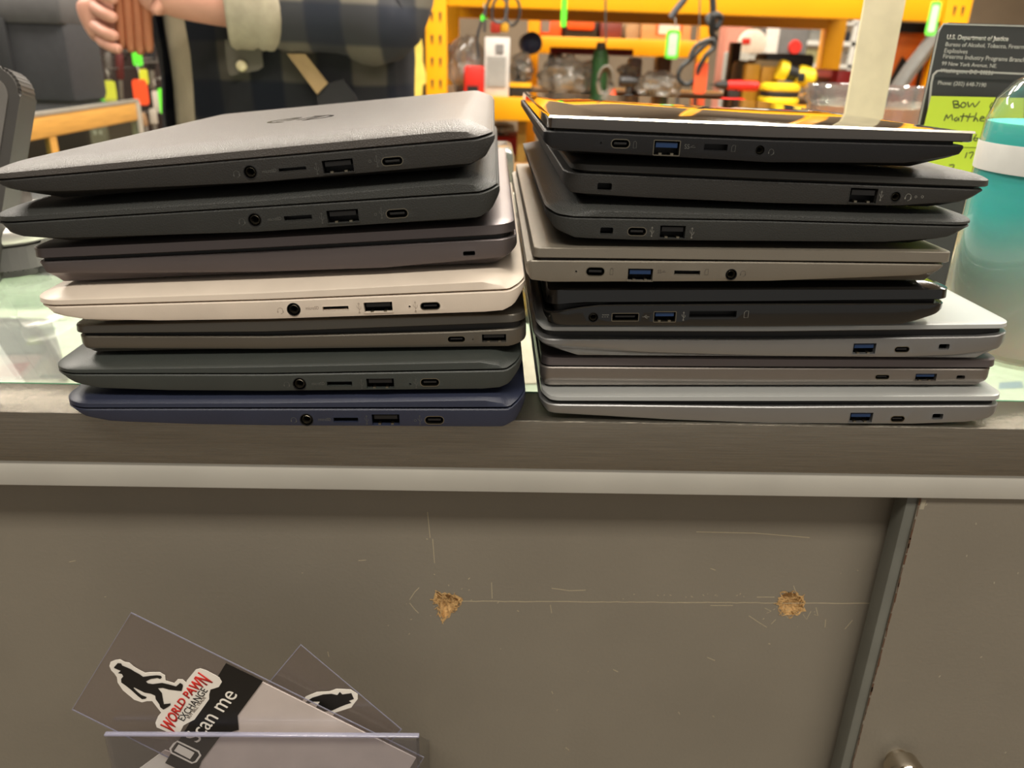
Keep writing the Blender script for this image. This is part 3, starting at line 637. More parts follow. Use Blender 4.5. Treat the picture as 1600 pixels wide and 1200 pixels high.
# first sleeve (front)
Y1 = -.034; K = 1.0
q1 = [(113, 1108), (205, 957), (662, 1183), (570, 1336)]
s1 = sleeve('clear sleeve with a hatted walking figure logo and a Scan me card', q1, Y1)
poly('sleeve_film', q1, Y1, film, s1, .0006)
bm = BM(); ribbon(bm, [P(x, y, Y1-.0007)-s1.location for x, y in q1], .0006, NV, .0003, closed=True); obj('sealed_edge', bm, filmedge, s1, smooth=0)
card = [(353, 1036), (650, 1183), (555, 1340), (258, 1192)]
cdo = poly('printed_card', card, Y1+.0004, white, s1, .0008)   # behind film front
YC = Y1-.0010
poly('black_band', [(353, 1036), (411, 1064), (371, 1118), (373, 1140), (346, 1148), (315, 1189), (305, 1215), (258, 1192)], YC, ink, s1, .0001)
YT = YC-.0002
text('lettering', 'Scan me', P(309, 1161, YT)-s1.location, P(372, 1086, YT)-s1.location, NV, white, s1, 1.0, .0001)
bm = BM(); ribbon(bm, [P(x, y, YT)-s1.location for x, y in [(272, 1162), (277, 1158), (310, 1174), (313, 1180), (306, 1190), (300, 1192), (268, 1176), (266, 1170)]], .0010, NV, .0001, closed=True)
prism(bm, [P(x, y, YT)-s1.location for x, y in [(279, 1163), (304, 1176), (297, 1186), (272, 1173)]], NV*.0001)
obj('phone_symbol', bm, white, s1, smooth=0)
out = [(171,1040),(173,1034),(180,1031),(188,1030),(195,1034),(202,1035),(210,1042),(219,1047),(227,1051),(236,1050),(250,1050),(258,1055),(259,1063),(272,1067),(278,1061),(285,1061),(291,1066),(292,1063),(306,1046),(313,1044),(322,1047),(343,1058),(347,1065),(342,1073),(329,1077),(327,1085),(327,1092),(304,1124),(294,1129),(287,1133),(282,1143),(276,1147),(266,1145),(245,1136),(243,1129),(247,1119),(252,1113),(245,1104),(238,1095),(230,1095),(222,1097),(210,1093),(192,1078),(184,1066),(183,1058),(179,1052),(174,1047)]
poly('logo_sticker', out, Y1-.0010, white, s1, .0002)
YS = Y1-.0014
poly('figure_silhouette', figpx(), YS, ink, s1, .0001)
wp = text('logo_lettering', 'WORLD PAWN', (0, 0, 0), (1, 0, 0), NV, redk, s1, 1.0, .0001, bold=.032)
hmax = max(v.co.z for v in wp.data.vertices)
for v in wp.data.vertices:
    q, t = v.co.x, v.co.z/hmax; hh_ = 12+15*(2*q-1)**2; tx, ty = 249.7+(310-249.7)*q, 1132.7+(1049.6-1132.7)*q
    kk = hh_*(1-t); yy = v.co.y; v.co = P(tx+.810*kk, ty+.586*kk, YS)-s1.location; v.co.y += yy
text('logo_lettering', 'EXCHANGE', P(287, 1127, YS)-s1.location, P(325, 1079, YS)-s1.location, NV, ink, s1, 1.1, .0001)
text('logo_lettering', 'BUY SELL TRADE', P(296, 1123, YS)-s1.location, P(322, 1090, YS)-s1.location, NV, mat('grey_ink', (120, 110, 100), .5), s1, 1.0, .0001)
# second sleeve (behind)
Y2 = -.029
q2 = [(470, 1007), (627, 1139), (500, 1290), (343, 1158)]
s2 = sleeve('second clear sleeve behind, showing only the upper half of the figure logo', q2, Y2)
poly('sleeve_film', q2, Y2, film, s2, .0006)
bm = BM(); ribbon(bm, [P(x, y, Y2-.0007)-s2.location for x, y in q2], .0006, NV, .0003, closed=True); obj('sealed_edge', bm, filmedge, s2, smooth=0)
o2 = [(470,1098),(478,1088),(495,1081),(515,1080),(525,1076),(548,1077),(559,1084),(559,1092),(554,1098),(549,1105),(540,1108),(524,1113),(520,1118),(505,1150),(470,1150)]
poly('logo_sticker', o2, Y2-.0010, white, s2, .0002)
f2 = [(476,1098),(488,1090),(505,1085),(518,1084),(527,1086),(531,1081),(535,1085),(549,1083),(553,1092),(545,1095),(549,1098),(540,1101),(530,1105),(519,1110),(505,1112),(500,1140),(485,1140),(492,1108),(500,1096),(490,1096),(480,1100)]
poly('figure_silhouette', f2, Y2-.0013, ink, s2, .0001)
Y3 = -.031
s3 = sleeve('white printed card leaning to the right at the foot of the front sleeve', [(222, 1198), (275, 1160), (330, 1200), (280, 1240)], Y3)
poly('printed_card', [(218, 1200), (258, 1171), (330, 1196), (420, 1250), (260, 1260)], Y3, white, s3, .0005)
# acrylic holder
hd = empty('card_holder', P(410, 1175, -.02), 'clear acrylic pocket fixed to the door, holding the card sleeves', 'card holder')
acr = clear('clear_acrylic', (246, 246, 248), .06, .02, .03, (200, 200, 210))
a0 = P(163, 1150, -.040); a1 = P(655, 1153, -.040); zt = a0.z
bm = BM(); box(bm, a0.x, a1.x, -.040, -.0385, zt-.13, zt)
for v in bm.verts: v.co -= hd.location
obj('front_panel', bm, acr, hd, smooth=0)
for nme, b in (('back_panel', (a0.x, a1.x, .0195, .0210, zt-.13, zt-.065)), ('bottom_panel', (a0.x, a1.x, -.0385, .0195, zt-.13, zt-.1285))):
    bm = BM(); box(bm, *b)
    for v in bm.verts: v.co -= hd.location
    obj(nme, bm, acr, hd, smooth=0)
for xx in (a0.x, a1.x-.0015):
    bm = BM(); prism(bm, [Vector((xx, y, z))-hd.location for y, z in ((-.0385, zt), (.0195, zt-.065), (.0195, zt-.128), (-.0385, zt-.128))], Vector((.0015, 0, 0)))
    obj('side_panel', bm, acr, hd, smooth=0)
bm = BM(); box(bm, a0.x, a1.x, -.0405, -.0380, zt, zt+.0012, .0004)
for v in bm.verts: v.co -= hd.location
obj('polished_rim', bm, clear('acrylic_rim', (230, 230, 245), .35, .35, .1, (210, 210, 230)), hd)
# ------------------------------------------------------------------ room shell
def struct(name, b, m):
    bm = BM(); box(bm, *b); o = obj(name, bm, m, smooth=0); o['kind'] = 'structure'; return o
struct('floor', (-4, 5, -2.5, 7, -.05, 0), mat('worn_floor_tile', (120, 108, 92), .5, 0, .15, 3))
struct('wall_back', (-4, 5, 6.6, 6.7, 0, 3.2), mat('back_wall_paint', (120, 104, 84), .7, 0, .2, 2))
struct('wall_left', (-4.1, -4, -2.5, 6.7, 0, 3.2), mat('left_wall_paint', (96, 80, 66), .7, 0, .2, 2))
struct('wall_right', (5, 5.1, -2.5, 6.7, 0, 3.2), mat('right_wall_paint', (140, 124, 100), .7, 0, .2, 2))
struct('ceiling', (-4.1, 5.1, -2.5, 6.7, 3.2, 3.25), mat('ceiling_tile', (190, 184, 168), .8))
# ------------------------------------------------------------------ generic builders for the shop behind the counter
def sub(bm, o):
    for v in bm.verts: v.co -= Vector(o)
def rng(px0, py0, px1, py1, Y, on=None):
    cy, cx = (py0+py1)/2, (px0+px1)/2
    a = P(px0, cy, Y); b = P(px1, cy, Y); t = P(cx, py0, Y); u = P(cx, py1, Y)
    return a.x, b.x, (on if on is not None else u.z), t.z
def boxy(name, label, cat, r, Y, depth, m, bev=.004, on=None, group=None, extra=None):
    x0, x1, z0, z1 = rng(*r, Y, on)
    root = empty(name, ((x0+x1)/2, Y+depth/2, z0), label, cat, group)
    bm = BM(); box(bm, x0, x1, Y, Y+depth, z0, z1, bev); sub(bm, root.location); obj('body', bm, m, root)
    if extra: extra(root, x0, x1, z0, z1, Y)
    return root
def panelon(root, name, x0, x1, z0, z1, Y, m, th=.003, bev=0):
    bm = BM(); box(bm, x0, x1, Y-th, Y+.001, z0, z1, bev); sub(bm, root.location); return obj(name, bm, m, root)
def htag(label, r, Y, c, inner=None, top=None, group='price tags hanging among the tools', yaw=0):
    x0, x1, z0, z1 = rng(*r, Y); xm = (x0+x1)/2
    root = empty('price_tag', (xm, Y, z0), label, 'tag', group)
    w, h = x1-x0, z1-z0
    bm = BM(); prism(bm, [Vector((x, 0, z+h/2)) for x, z in rrect(0, 0, w, h, w*.25)], Vector((0, .002, 0)))
    obj('tag_card', bm, mat('tag_%d_%d_%d' % c, c, .5, var=.03), root, smooth=0)
    if inner:
        bm = BM(); prism(bm, [Vector((x, -.0006, z+h/2)) for x, z in rrect(0, 0, w*.6, h*.78, w*.15)], Vector((0, .0005, 0)))
        obj('tag_label', bm, mat('tag_inner', inner, .5), root, smooth=0)
    zt = P((r[0]+r[2])/2, top if top is not None else r[1]-30, Y).z
    if (r[0]+r[2])/2 < 300:
        bm = BM(); tube(bm, [(0, 0, zt-z0), (0, 2.785-Y, zt-z0)], .003, 8); obj('peg_hook', bm, mat('peg_steel', (120, 116, 110), .4, .7), root)
    bm = BM(); tube(bm, [(0, .001, h*.9), (.003, .001, h+(zt-z1)*.5), (0, .001, zt-z0)], .0014, 6)
    obj('string', bm, mat('tag_string', (200, 196, 186), .7), root)
    return root
def cable(name, label, pts, Y, r, c, cat='cable', k=8, dy=None, group=None):
    P3 = [P(x, y, Y+(dy[i] if dy else 0)) for i, (x, y) in enumerate(pts)]
    bm = BM(); tube(bm, smoothpath(P3, k), r, 8); c0 = P3[0]; sub(bm, c0)
    o = obj(name, bm, mat('cable_%d_%d_%d' % c, c, .5), None, loc=c0); tag(o, label, cat, group); return o
def blob(bm, c, s, seed, amp=.18, sub_=3, freq=2.2, mn=None):
    r = bmesh.ops.create_icosphere(bm, subdivisions=sub_, radius=1)
    for v in r['verts']:
        d = noise.noise(v.co*freq+Vector((seed, seed*1.7, 0)))*amp*2
        q = v.co*(1+d); v.co = Vector(c)+Vector((q.x*s[0], q.y*s[1], q.z*s[2]))
        if mn is not None: v.co.z = max(v.co.z, mn)
bagm = clear('crinkled_poly_bag', (225, 222, 215), .22, .30, .18, (200, 194, 184))
def bagged(label, r, Y, c, seed, on=None, d=.12, cat='bagged tool'):
    x0, x1, z0, z1 = rng(*r, Y, on); w, h = (x1-x0)/2, (z1-z0)/2
    root = empty('bagged_tool', ((x0+x1)/2, Y+d/2, z0), label, cat, 'power tools wrapped in clear bags')
    tm = mat('tool_%d_%d_%d' % c, c, .5); dk = mat('tool_dark_rubber', (38, 36, 34), .6)
    bm = BM(); lathe(bm, [(h*.10, -w*.62), (h*.30, -w*.55), (h*.36, 0), (h*.30, w*.3), (h*.14, w*.4), (h*.12, w*.7)], 16, mx=Matrix.Translation((0, 0, h*1.25)) @ Matrix.Rotation(rad(90), 4, 'Y')); obj('tool_body', bm, tm, root)
    bm = BM(); box(bm, -w*.45, -w*.12, -.02, .02, h*.30, h*1.1, .008); obj('handle', bm, dk, root)
    bm = BM(); box(bm, -w*.6, w*.1, -.035, .035, .004, h*.36, .008); obj('battery_pack', bm, tm, root)
    bm = BM(); blob(bm, (0, 0, h), (w, d/2, h), seed, .16, 4, 2.6, .001); obj('poly_bag', bm, bagm, root, smooth=25)
    return root
def drill(label, r, Y, c, on=None, flip=1, group=None, cat='power tool', batt=None, name='cordless_drill'):
    x0, x1, z0, z1 = rng(*r, Y, on); w, h = (x1-x0), (z1-z0)
    root = empty(name, ((x0+x1)/2, Y, z0), label, cat, group)
    tm = mat('tool_%d_%d_%d' % c, c, .45); dk = mat('tool_dark_rubber', (38, 36, 34), .6)
    R_ = Matrix.Translation((0, 0, h*.76)) @ Matrix.Rotation(rad(90*flip), 4, 'Y'); q = h*.22
    bm = BM(); lathe(bm, [(q*.7, -w*.48), (q*.98, -w*.42), (q, -w*.05), (q*.9, w*.15)], 20, mx=R_); obj('motor_housing', bm, tm, root)
    bm = BM(); lathe(bm, [(q*.8, w*.15), (q*.85, w*.25), (q*.5, w*.38), (q*.16, w*.4), (q*.14, w*.5)], 20, mx=R_); obj('chuck', bm, dk, root)
    bm = BM(); box(bm, -w*.12*1-.0, w*.10, -q*.55, q*.55, h*.2, h*.7, q*.2); obj('handle', bm, dk, root)
    bm = BM(); box(bm, -w*.24, w*.22, -q*.9, q*.9, 0, h*.26, q*.2); obj('battery_pack', bm, batt or tm, root)
    return root
yel = mat('yellow_rack_paint', (242, 168, 14), .38, 0, .04, 6)
dkslot = mat('rack_slot_dark', (66, 42, 12), .7)
# ---------------- pallet rack
rk = empty('pallet_rack', (.6, 2.7, 0), 'tall yellow steel pallet rack with shelves of tools behind the counter', 'rack')
def rb(name, x0, x1, y0, y1, z0, z1, m=yel, bev=.004, parent=rk):
    bm = BM(); box(bm, x0, x1, y0, y1, z0, z1, bev); sub(bm, rk.location); return obj(name, bm, m, parent)
ux0, ux1 = P(665, 75, 2.4).x, P(698, 75, 2.4).x; vx0, vx1 = P(1477, 20, 2.4).x, P(1517, 20, 2.4).x
YR = 3.35
for (a, b) in ((ux0, ux1), (vx0, vx1)):
    for yy in (2.4, YR):
        u = rb('upright', a, b, yy, yy+.07, 0, 2.3)
        if yy == 2.4:
            z = .55
            while z < 2.2:
                bm = BM()
                for k in (-.013, .013):
                    cx = (a+b)/2+k
                    prism(bm, [Vector((cx-.004, yy-.0012, z+.014)), Vector((cx+.004, yy-.0012, z+.014)), Vector((cx+.0035, yy-.0012, z)), Vector((cx+.001, yy-.0012, z-.014)), Vector((cx-.001, yy-.0012, z-.014)), Vector((cx-.0035, yy-.0012, z))], Vector((0, .001, 0)))
                sub(bm, rk.location); obj('slot_pair', bm, dkslot, u, smooth=0); z += .065
zb = 1.232
rb('beam', ux1, vx0, 2.405, 2.45, zb, zb+.115); rb('beam', ux1, vx0, YR, YR+.045, zb, zb+.115)
rb('beam', ux1, vx0, 2.405, 2.45, .90, .972); 
rb('beam', ux1, vx0, YR, YR+.045, .90, .972)
rb('shelf_deck', ux0, vx1, 2.45, YR, .955, .968, mat('particle_board_deck', (150, 120, 84), .8), 0)
rb('shelf_deck', ux0, vx1, 2.45, YR, zb+.10, zb+.113, mat('particle_board_deck', (150, 120, 84), .8), 0)
rb('shelf_deck', ux0, vx1, 2.45, YR, .30, .315, mat('particle_board_deck', (150, 120, 84), .8), 0)
rb('beam', ux1, vx0, 2.405, 2.45, .24, .315); rb('beam', ux1, vx0, YR, YR+.045, .24, .315)
for yy, za in ((2.5, .3), (2.5, 1.1)): rb('brace', ux0+.02, ux0+.05, 2.47, YR, za, za+.03)
DK = .968
# second rack row behind, seen through the first
r2 = empty('pallet_rack', (.75, 4.0, 0), 'second yellow rack row seen through the first one', 'rack')
def rb2(name, px0, py0, px1, py1, Y, d=.06, z0=None, z1=None):
    x0, x1, a, b = rng(px0, py0, px1, py1, Y)
    bm = BM(); box(bm, x0, x1, Y, Y+d, a if z0 is None else z0, b if z1 is None else z1, .004); sub(bm, r2.location); return obj(name, bm, yel, r2)
rb2('beam', 826, 60, 1094, 87, 3.7); rb2('upright', 1091, 30, 1109, 125, 3.7, z0=0, z1=2.2); rb2('upright', 824, 30, 842, 125, 3.7, z0=0, z1=2.2)
x0, x1, z0, z1 = rng(826, 60, 1094, 87, 3.7)
bm = BM(); box(bm, x0, x1, 3.76, 4.3, z1-.03, z1-.01); sub(bm, r2.location); obj('shelf_deck', bm, mat('particle_board_deck', (150, 120, 84), .8), r2)
D2 = z1-.01
# ---------------- things on the racks
card_m = mat('brown_cardboard', (186, 142, 92), .8, 0, .08, 8); orange = mat('bright_orange_plastic', (226, 92, 30), .5); whitep = mat('white_plastic', (222, 216, 202), .45)
redp = mat('red_plastic', (205, 42, 30), .45); blackp = mat('black_plastic', (32, 31, 31), .5); tan_ = mat('tan_wood', (190, 160, 110), .6); greyp = mat('grey_plastic', (120, 118, 112), .5)
def lab1(root, x0, x1, z0, z1, Y):
    w = x1-x0; panelon(root, 'orange_border', x0+w*.28, x1-w*.18, z0+(z1-z0)*.28, z1-.005, Y, orange, .002); panelon(root, 'white_label', x0+w*.34, x1-w*.24, z0+(z1-z0)*.35, z1-.012, Y-.002, whitep, .002)
boxy('cardboard_box', 'brown cardboard box with an orange-bordered white label on the rear shelf', 'box', (1003, 28, 1080, 66, ), 3.75, .3, card_m, on=D2, extra=lab1)
boxy('cardboard_box', 'narrow upright tan carton beside the brown labelled box', 'box', (978, 26, 1000, 64), 3.78, .2, mat('pale_tan_card', (170, 140, 104), .8), on=D2)
boxy('tool_case', 'black and orange moulded tool case left on the rear shelf', 'case', (882, 28, 935, 60), 3.76, .25, blackp, .02, on=D2, extra=lambda r, a, b, c, d, Y: panelon(r, 'orange_lid', a+.01, b-.02, c+(d-c)*.45, d+.004, Y, orange, .02, .012))
boxy('tool_case', 'dark red tool case standing right of the black and orange case', 'case', (938, 32, 972, 63), 3.76, .2, mat('dark_red_plastic', (110, 44, 34), .5), .01, on=D2)
boxy('tool_case', 'orange box with a grey patch at the left end of the rear shelf', 'case', (842, 24, 878, 60), 3.78, .2, orange, .006, on=D2, extra=lambda r, a, b, c, d, Y: panelon(r, 'grey_patch', a+.01, a+.05, c+.03, d-.01, Y, greyp))
bagged('large clear bag of dark tools beside the left rack upright', (700, 58, 758, 150), 2.46, (60, 54, 48), 1, DK)
def redbat(r, a, b, c, d, Y): panelon(r, 'terminal_plate', a+.01, b-.02, c+.012, c+.03, Y, blackp)
boxy('battery_pack', 'red tool battery standing at the shelf front by the left upright', 'battery', (725, 103, 757, 149), 2.43, .06, redp, .008, on=DK+.004, extra=redbat)
def blister(r, a, b, c, d, Y):
    panelon(r, 'clear_window', a+.008, b-.012, c+.03, c+(d-c)*.68, Y, mat('package_grey_window', (160, 156, 150), .3)); panelon(r, 'printed_square', b-.045, b-.02, d-.045, d-.02, Y-.001, mat('package_grey_print', (130, 126, 124), .5))
boxy('blister_package', 'white blister package standing at the front of the tool shelf', 'package', (757, 58, 796, 151), 2.435, .03, mat('package_white', (206, 200, 194), .45), .003, on=DK+.004, extra=blister)
bagged('clear bagged tool right of the white blister package', (798, 82, 834, 134), 2.5, (90, 96, 100), 3, None)
boxy('tool_case', 'yellow and black tool case under a clear bagged tool', 'case', (796, 130, 832, 151), 2.46, .12, blackp, .006, on=DK, extra=lambda r, a, b, c, d, Y: panelon(r, 'yellow_band', a, b-.004, d-.012, d+.002, Y, mat('tool_yellow', (236, 176, 30), .45)))
bagged('wide clear bagged grey tool in the middle of the shelf', (846, 88, 924, 151), 2.5, (100, 96, 92), 5, DK, .16)
bagged('grey circular saw in a clear bag left of the black looped cable', (1000, 112, 1072, 152), 2.5, (88, 80, 72), 9, DK, .14)
# blue cap roll, green bottle, rope
o = empty('foam_roll', P(822, 66, 2.6), 'dark roll with a rounded navy blue end above the bagged tools', 'roll')
bm = BM(); lathe(bm, [(.004, -.002), (.022, 0), (.034, .008), (.036, .02), (.036, .30)], 20, mx=Matrix.Translation((.02, 0, -.002)) @ Matrix.Rotation(rad(-90), 4, 'X')); obj('body', bm, mat('navy_foam', (44, 54, 86), .5), o)
o = empty('spray_bottle', P(936, 124, 2.62), 'green spray bottle with a dark cap among the tools', 'bottle'); hb = P(936, 66, 2.62).z-P(936, 124, 2.62).z; o.location.z = DK
hb = P(936, 66, 2.62).z-DK
bm = BM(); lathe(bm, [(.020, 0), (.027, .004), (.030, hb*.3), (.026, hb*.5), (.030, hb*.7), (.022, hb*.85), (.014, hb*.88)], 20); obj('body', bm, mat('green_bottle', (70, 122, 74), .4), o)
bm = BM(); lathe(bm, [(.016, hb*.86), (.018, hb*.9), (.014, hb)], 16); obj('cap', bm, mat('grey_cap', (80, 78, 70), .5), o)
o = empty('hose_coil', (P(947, 130, 2.46).x, 2.46, DK), 'grey coiled hose ring standing beside the small orange cone', 'hose coil')
bm = BM(); c_ = P(946, 128, 2.46)-o.location
for k in range(4): tube(bm, [c_+Vector((.026*cos(t*pi/12)*(1-k*.12), k*.008, .048*sin(t*pi/12)*(1-k*.1))) for t in range(24)], .004, 6, closed=True)
obj('coil', bm, mat('grey_hose', (110, 104, 92), .5), o)
o = empty('marker_cone', (P(958, 150, 2.44).x, 2.47, DK), 'small orange cone at the shelf front', 'cone')
bm = BM(); lathe(bm, [(.022, 0), (.022, .004), (.017, .006), (.010, .034), (.007, .038)], 20); obj('cone_body', bm, mat('cone_orange', (240, 84, 40), .5), o)
drill('black power tool lying right of the orange cone', (966, 118, 1000, 150), 2.46, (44, 42, 42), DK)
drill('red power tool lying on the shelf under the hanging cables', (1108, 124, 1186, 157), 2.46, (206, 36, 28), DK, -1, name='impact_wrench')
bagged('small clear bagged tool between the green bottle and orange cone', (968, 100, 1000, 122), 2.7, (120, 90, 60), 12, None, .08)
boxy('extension_bar', 'dark red bar lying under the rear yellow beam', 'bar', (860, 75, 990, 86), 3.2, .05, mat('dull_red_bar', (150, 50, 44), .5), .004, on=None)
boxy('work_light', 'small dark lamp with a pale face behind the bagged tools', 'lamp', (858, 84, 880, 104), 3.1, .08, mat('lamp_dark', (52, 50, 50), .5), .01, on=DK)
boxy('paint_tin', 'pale tin standing behind the wide bagged grey tool', 'tin', (985, 90, 1004, 116), 3.0, .10, mat('pale_tin', (160, 156, 160), .4), .012, on=DK)
boxy('paint_tin', 'brown tin standing behind the circular saw bag', 'tin', (1028, 88, 1050, 116), 3.0, .10, mat('brown_tin', (130, 96, 66), .4), .012, on=DK)
bagged('large clear bagged tool above the orange cone', (900, 96, 944, 151), 2.62, (84, 84, 84), 31, DK, .12)
# tape measure / drill in yellow and black
ty = mat('tool_bright_yellow', (238, 206, 40), .45)
o = empty('air_hose_reel', (P(1223, 150, 2.46).x, 2.50, DK), 'fat yellow reel with a black belt round its middle', 'reel')
w = P(1253, 148, 2.46).x-P(1191, 148, 2.46).x; hh = P(1223, 130, 2.46).z-DK; R_ = w/2
bm = BM(); lathe(bm, [(R_*.8, 0), (R_, hh*.12), (R_, hh*.30), (R_*.93, hh*.38), (R_*.93, hh*.62), (R_, hh*.70), (R_, hh*.88), (R_*.82, hh)], 28); obj('drum', bm, ty, o)
bm = BM(); lathe(bm, [(R_*.95, hh*.37), (R_*.96, hh*.40), (R_*.96, hh*.60), (R_*.95, hh*.63)], 28, caps=False); obj('belt', bm, blackp, o)
o = empty('cordless_flashlight', P(1245, 116, 2.5), 'yellow and black cordless flashlight lying on top of the yellow reel', 'flashlight')
p0 = P(1216, 108, 2.5)-o.location; p1 = P(1272, 124, 2.5)-o.location; d_ = (p1-p0)
Mx = Matrix.Translation(p0) @ d_.to_track_quat('Z', 'Y').to_matrix().to_4x4(); l = d_.length
for nme, prof, m_ in (('head', [(.030, 0), (.032, .006), (.030, l*.22)], ty), ('grip', [(.026, l*.22), (.024, l*.5)], blackp), ('battery_housing', [(.026, l*.5), (.033, l*.58), (.033, l*.9), (.02, l)], ty)):
    bm = BM(); lathe(bm, prof, 18, mx=Mx); obj(nme, bm, m_, o)
bm = BM(); q = P(1252, 121, 2.46)-o.location; box(bm, q.x-.012, q.x+.012, q.y-.004, q.y+.004, q.z-.014, q.z+.014, .003); obj('switch', bm, blackp, o)
boxy('tool_case', 'black soft tool case lying above the yellow flashlight', 'case', (1196, 84, 1274, 108), 2.62, .14, blackp, .014)
for i, (r_, g) in enumerate((((1165, 100, 1188, 127), 'left'), ((1190, 104, 1218, 127), 'right'))):
    boxy('clamp_bar', '%s one of two amber clamp handles between the red tool and yellow reel' % g, 'clamp', r_, 2.55, .04, mat('amber_plastic', (212, 160, 50), .5), .006, on=DK, group='amber clamp handles')
boxy('wooden_block', 'grey-brown wooden block resting above the amber clamp handles', 'block', (1180, 94, 1222, 110), 2.56, .10, mat('grey_brown_wood', (150, 132, 100), .7), .003)
# far right shelves
whs = mat('white_shelf_metal', (206, 204, 196), .5)
FS = empty('storage_shelf', P(1300, 110, 4.6), 'white metal shelving unit far behind the rack, right side', 'shelf')
FS.location.z = 0
def fs(nme, r, Y, d, z0=None):
    x0, x1, a, b = rng(*r, Y); bm = BM(); box(bm, x0, x1, Y, Y+d, a if z0 is None else z0, b); sub(bm, FS.location); return obj(nme, bm, whs, FS)
for px in (1246, 1290, 1330): fs('post', (px, 20, px+7, 120), 4.6, .03, 0)
fs('shelf_board', (1246, 64, 1340, 71), 4.6, .4); fs('shelf_board', (1246, 100, 1340, 106), 4.6, .4); fs('shelf_board', (1246, 34, 1340, 38), 4.6, .4)
sz = P(1300, 64, 4.6).z; sz2 = P(1300, 100, 4.6).z
for i, (r_, c, g) in enumerate((((1266, 40, 1284, 63), (150, 150, 146), 'grey carton on the white shelf'), ((1286, 38, 1300, 63), (226, 178, 110), 'peach carton on the white shelf'), ((1302, 44, 1318, 63), (210, 208, 200), 'white carton at the right of the white shelf'), ((1320, 50, 1340, 64), (50, 50, 60), 'dark carton at the far right of the white shelf'))):
    boxy('carton', g, 'box', r_, 4.65, .2, mat('carton_%d' % i, c, .6), .004, on=sz+.002)
for i, (r_, c, g) in enumerate((((1258, 76, 1284, 100), (170, 165, 120), 'olive bin on the lower white shelf'), ((1292, 84, 1312, 100), (120, 170, 190), 'pale blue bottle box on the lower white shelf'), ((1314, 80, 1336, 100), (150, 140, 130), 'grey bin at the right of the lower white shelf'))):
    boxy('storage_bin', g, 'bin', r_, 4.65, .2, mat('bin_%d' % i, c, .6), .004, on=sz2+.002)
spk = boxy('speaker', 'grey speaker cabinet with a red disc standing behind the rack', 'speaker', (1213, 38, 1262, 96), 4.0, .3, mat('speaker_grey', (92, 90, 88), .6), .006, on=0)
x0, x1, z0, z1 = rng(1236, 64, 1248, 84, 4.0)
bm = BM(); lathe(bm, [(.03, -.01), (.035, 0), (.035, .02)], 20, mx=Matrix.Translation(((x0+x1)/2, 4.0, (z0+z1)/2)) @ Matrix.Rotation(rad(-90), 4, 'X')); sub(bm, spk.location); obj('red_disc', bm, redp, spk)
boxy('pegboard_strip', 'white perforated strip hanging behind the rack', 'strip', (1197, 34, 1217, 86), 3.9, .01, mat('white_perforated', (200, 196, 188), .6, var=.25, scale=160), .002, on=0)
o = empty('wire_spool', P(1178, 68, 3.8), 'white round spool with a red mark hanging behind the rack', 'spool')
bm = BM(); lathe(bm, [(.050, 0), (.062, .004), (.062, .01), (.035, .02), (.035, .05), (.062, .06)], 28, mx=Matrix.Rotation(rad(-90), 4, 'X')); obj('flange', bm, whitep, o)
bm = BM(); box(bm, -.058, -.02, -.006, .001, -.004, .022, .002); obj('red_mark', bm, redp, o)
boxy('side_table', 'pale grey stand with a tray top under the white round spool', 'stand', (1148, 82, 1196, 94), 3.8, .2, mat('pale_grey_tray', (172, 176, 170), .5), .004, on=0)
boxy('carton', 'tall rosy red carton standing behind the rack beside the spool', 'box', (1136, 34, 1174, 62), 4.1, .15, mat('carton_rosy', (186, 120, 100), .6), .003, on=0)
boxy('tool_stand', 'dark brown drill stand behind the amber clamp handles', 'stand', (1142, 66, 1156, 126), 3.0, .06, mat('stand_dark', (70, 50, 44), .5), .004, on=DK)
o = boxy('bag_bucket', 'grey metal cylinder leaning beside the drill stand', 'canister', (1150, 94, 1172, 132), 2.9, .08, mat('bucket_grey', (150, 145, 132), .5), .02, on=DK); o.name = 'metal_canister'
boxy('sander', 'pink handled rubber mallet lying right of the yellow flashlight', 'mallet', (1272, 108, 1304, 122), 2.6, .04, mat('pink_rubber', (196, 100, 90), .6), .01).name = 'rubber_mallet'
boxy('tool_box', 'dark red metal box behind the cream post', 'box', (1306, 110, 1332, 160), 2.55, .2, mat('deep_red_metal', (150, 34, 36), .45), .004, on=DK)
# orange and black bag + hose on the right
def seven(r, a, b, c, d, Y):
    panelon(r, 'black_header', a, b, d-.028, d+.002, Y, blackp, .006); w = b-a
    bm = BM(); prism(bm, [Vector((a+w*.05, Y-.003, c)), Vector((a+w*.50, Y-.003, c+(d-c)*.62)), Vector((a+w*.66, Y-.003, c+(d-c)*.55)), Vector((a+w*.36, Y-.003, c+(d-c)*.12)), Vector((a+w*.34, Y-.003, c))], Vector((0, .002, 0))); sub(bm, r.location); obj('black_stripe', bm, blackp, r, smooth=0)
boxy('tool_case', 'orange and black tool case right of the cream post', 'case', (1378, 36, 1440, 142), 2.5, .16, mat('case_orange', (224, 112, 34), .5), .006, on=DK, extra=seven)
cable('vacuum_hose', 'thick grey vacuum hose leaning behind the black sign', [(1398, 146), (1420, 112), (1446, 78), (1464, 52), (1475, 20)], 2.44, .026, (118, 116, 112), 'hose')
boxy('tool_case', 'black case standing behind the grey vacuum hose', 'case', (1440, 58, 1476, 150), 2.6, .12, blackp, .008, on=DK)
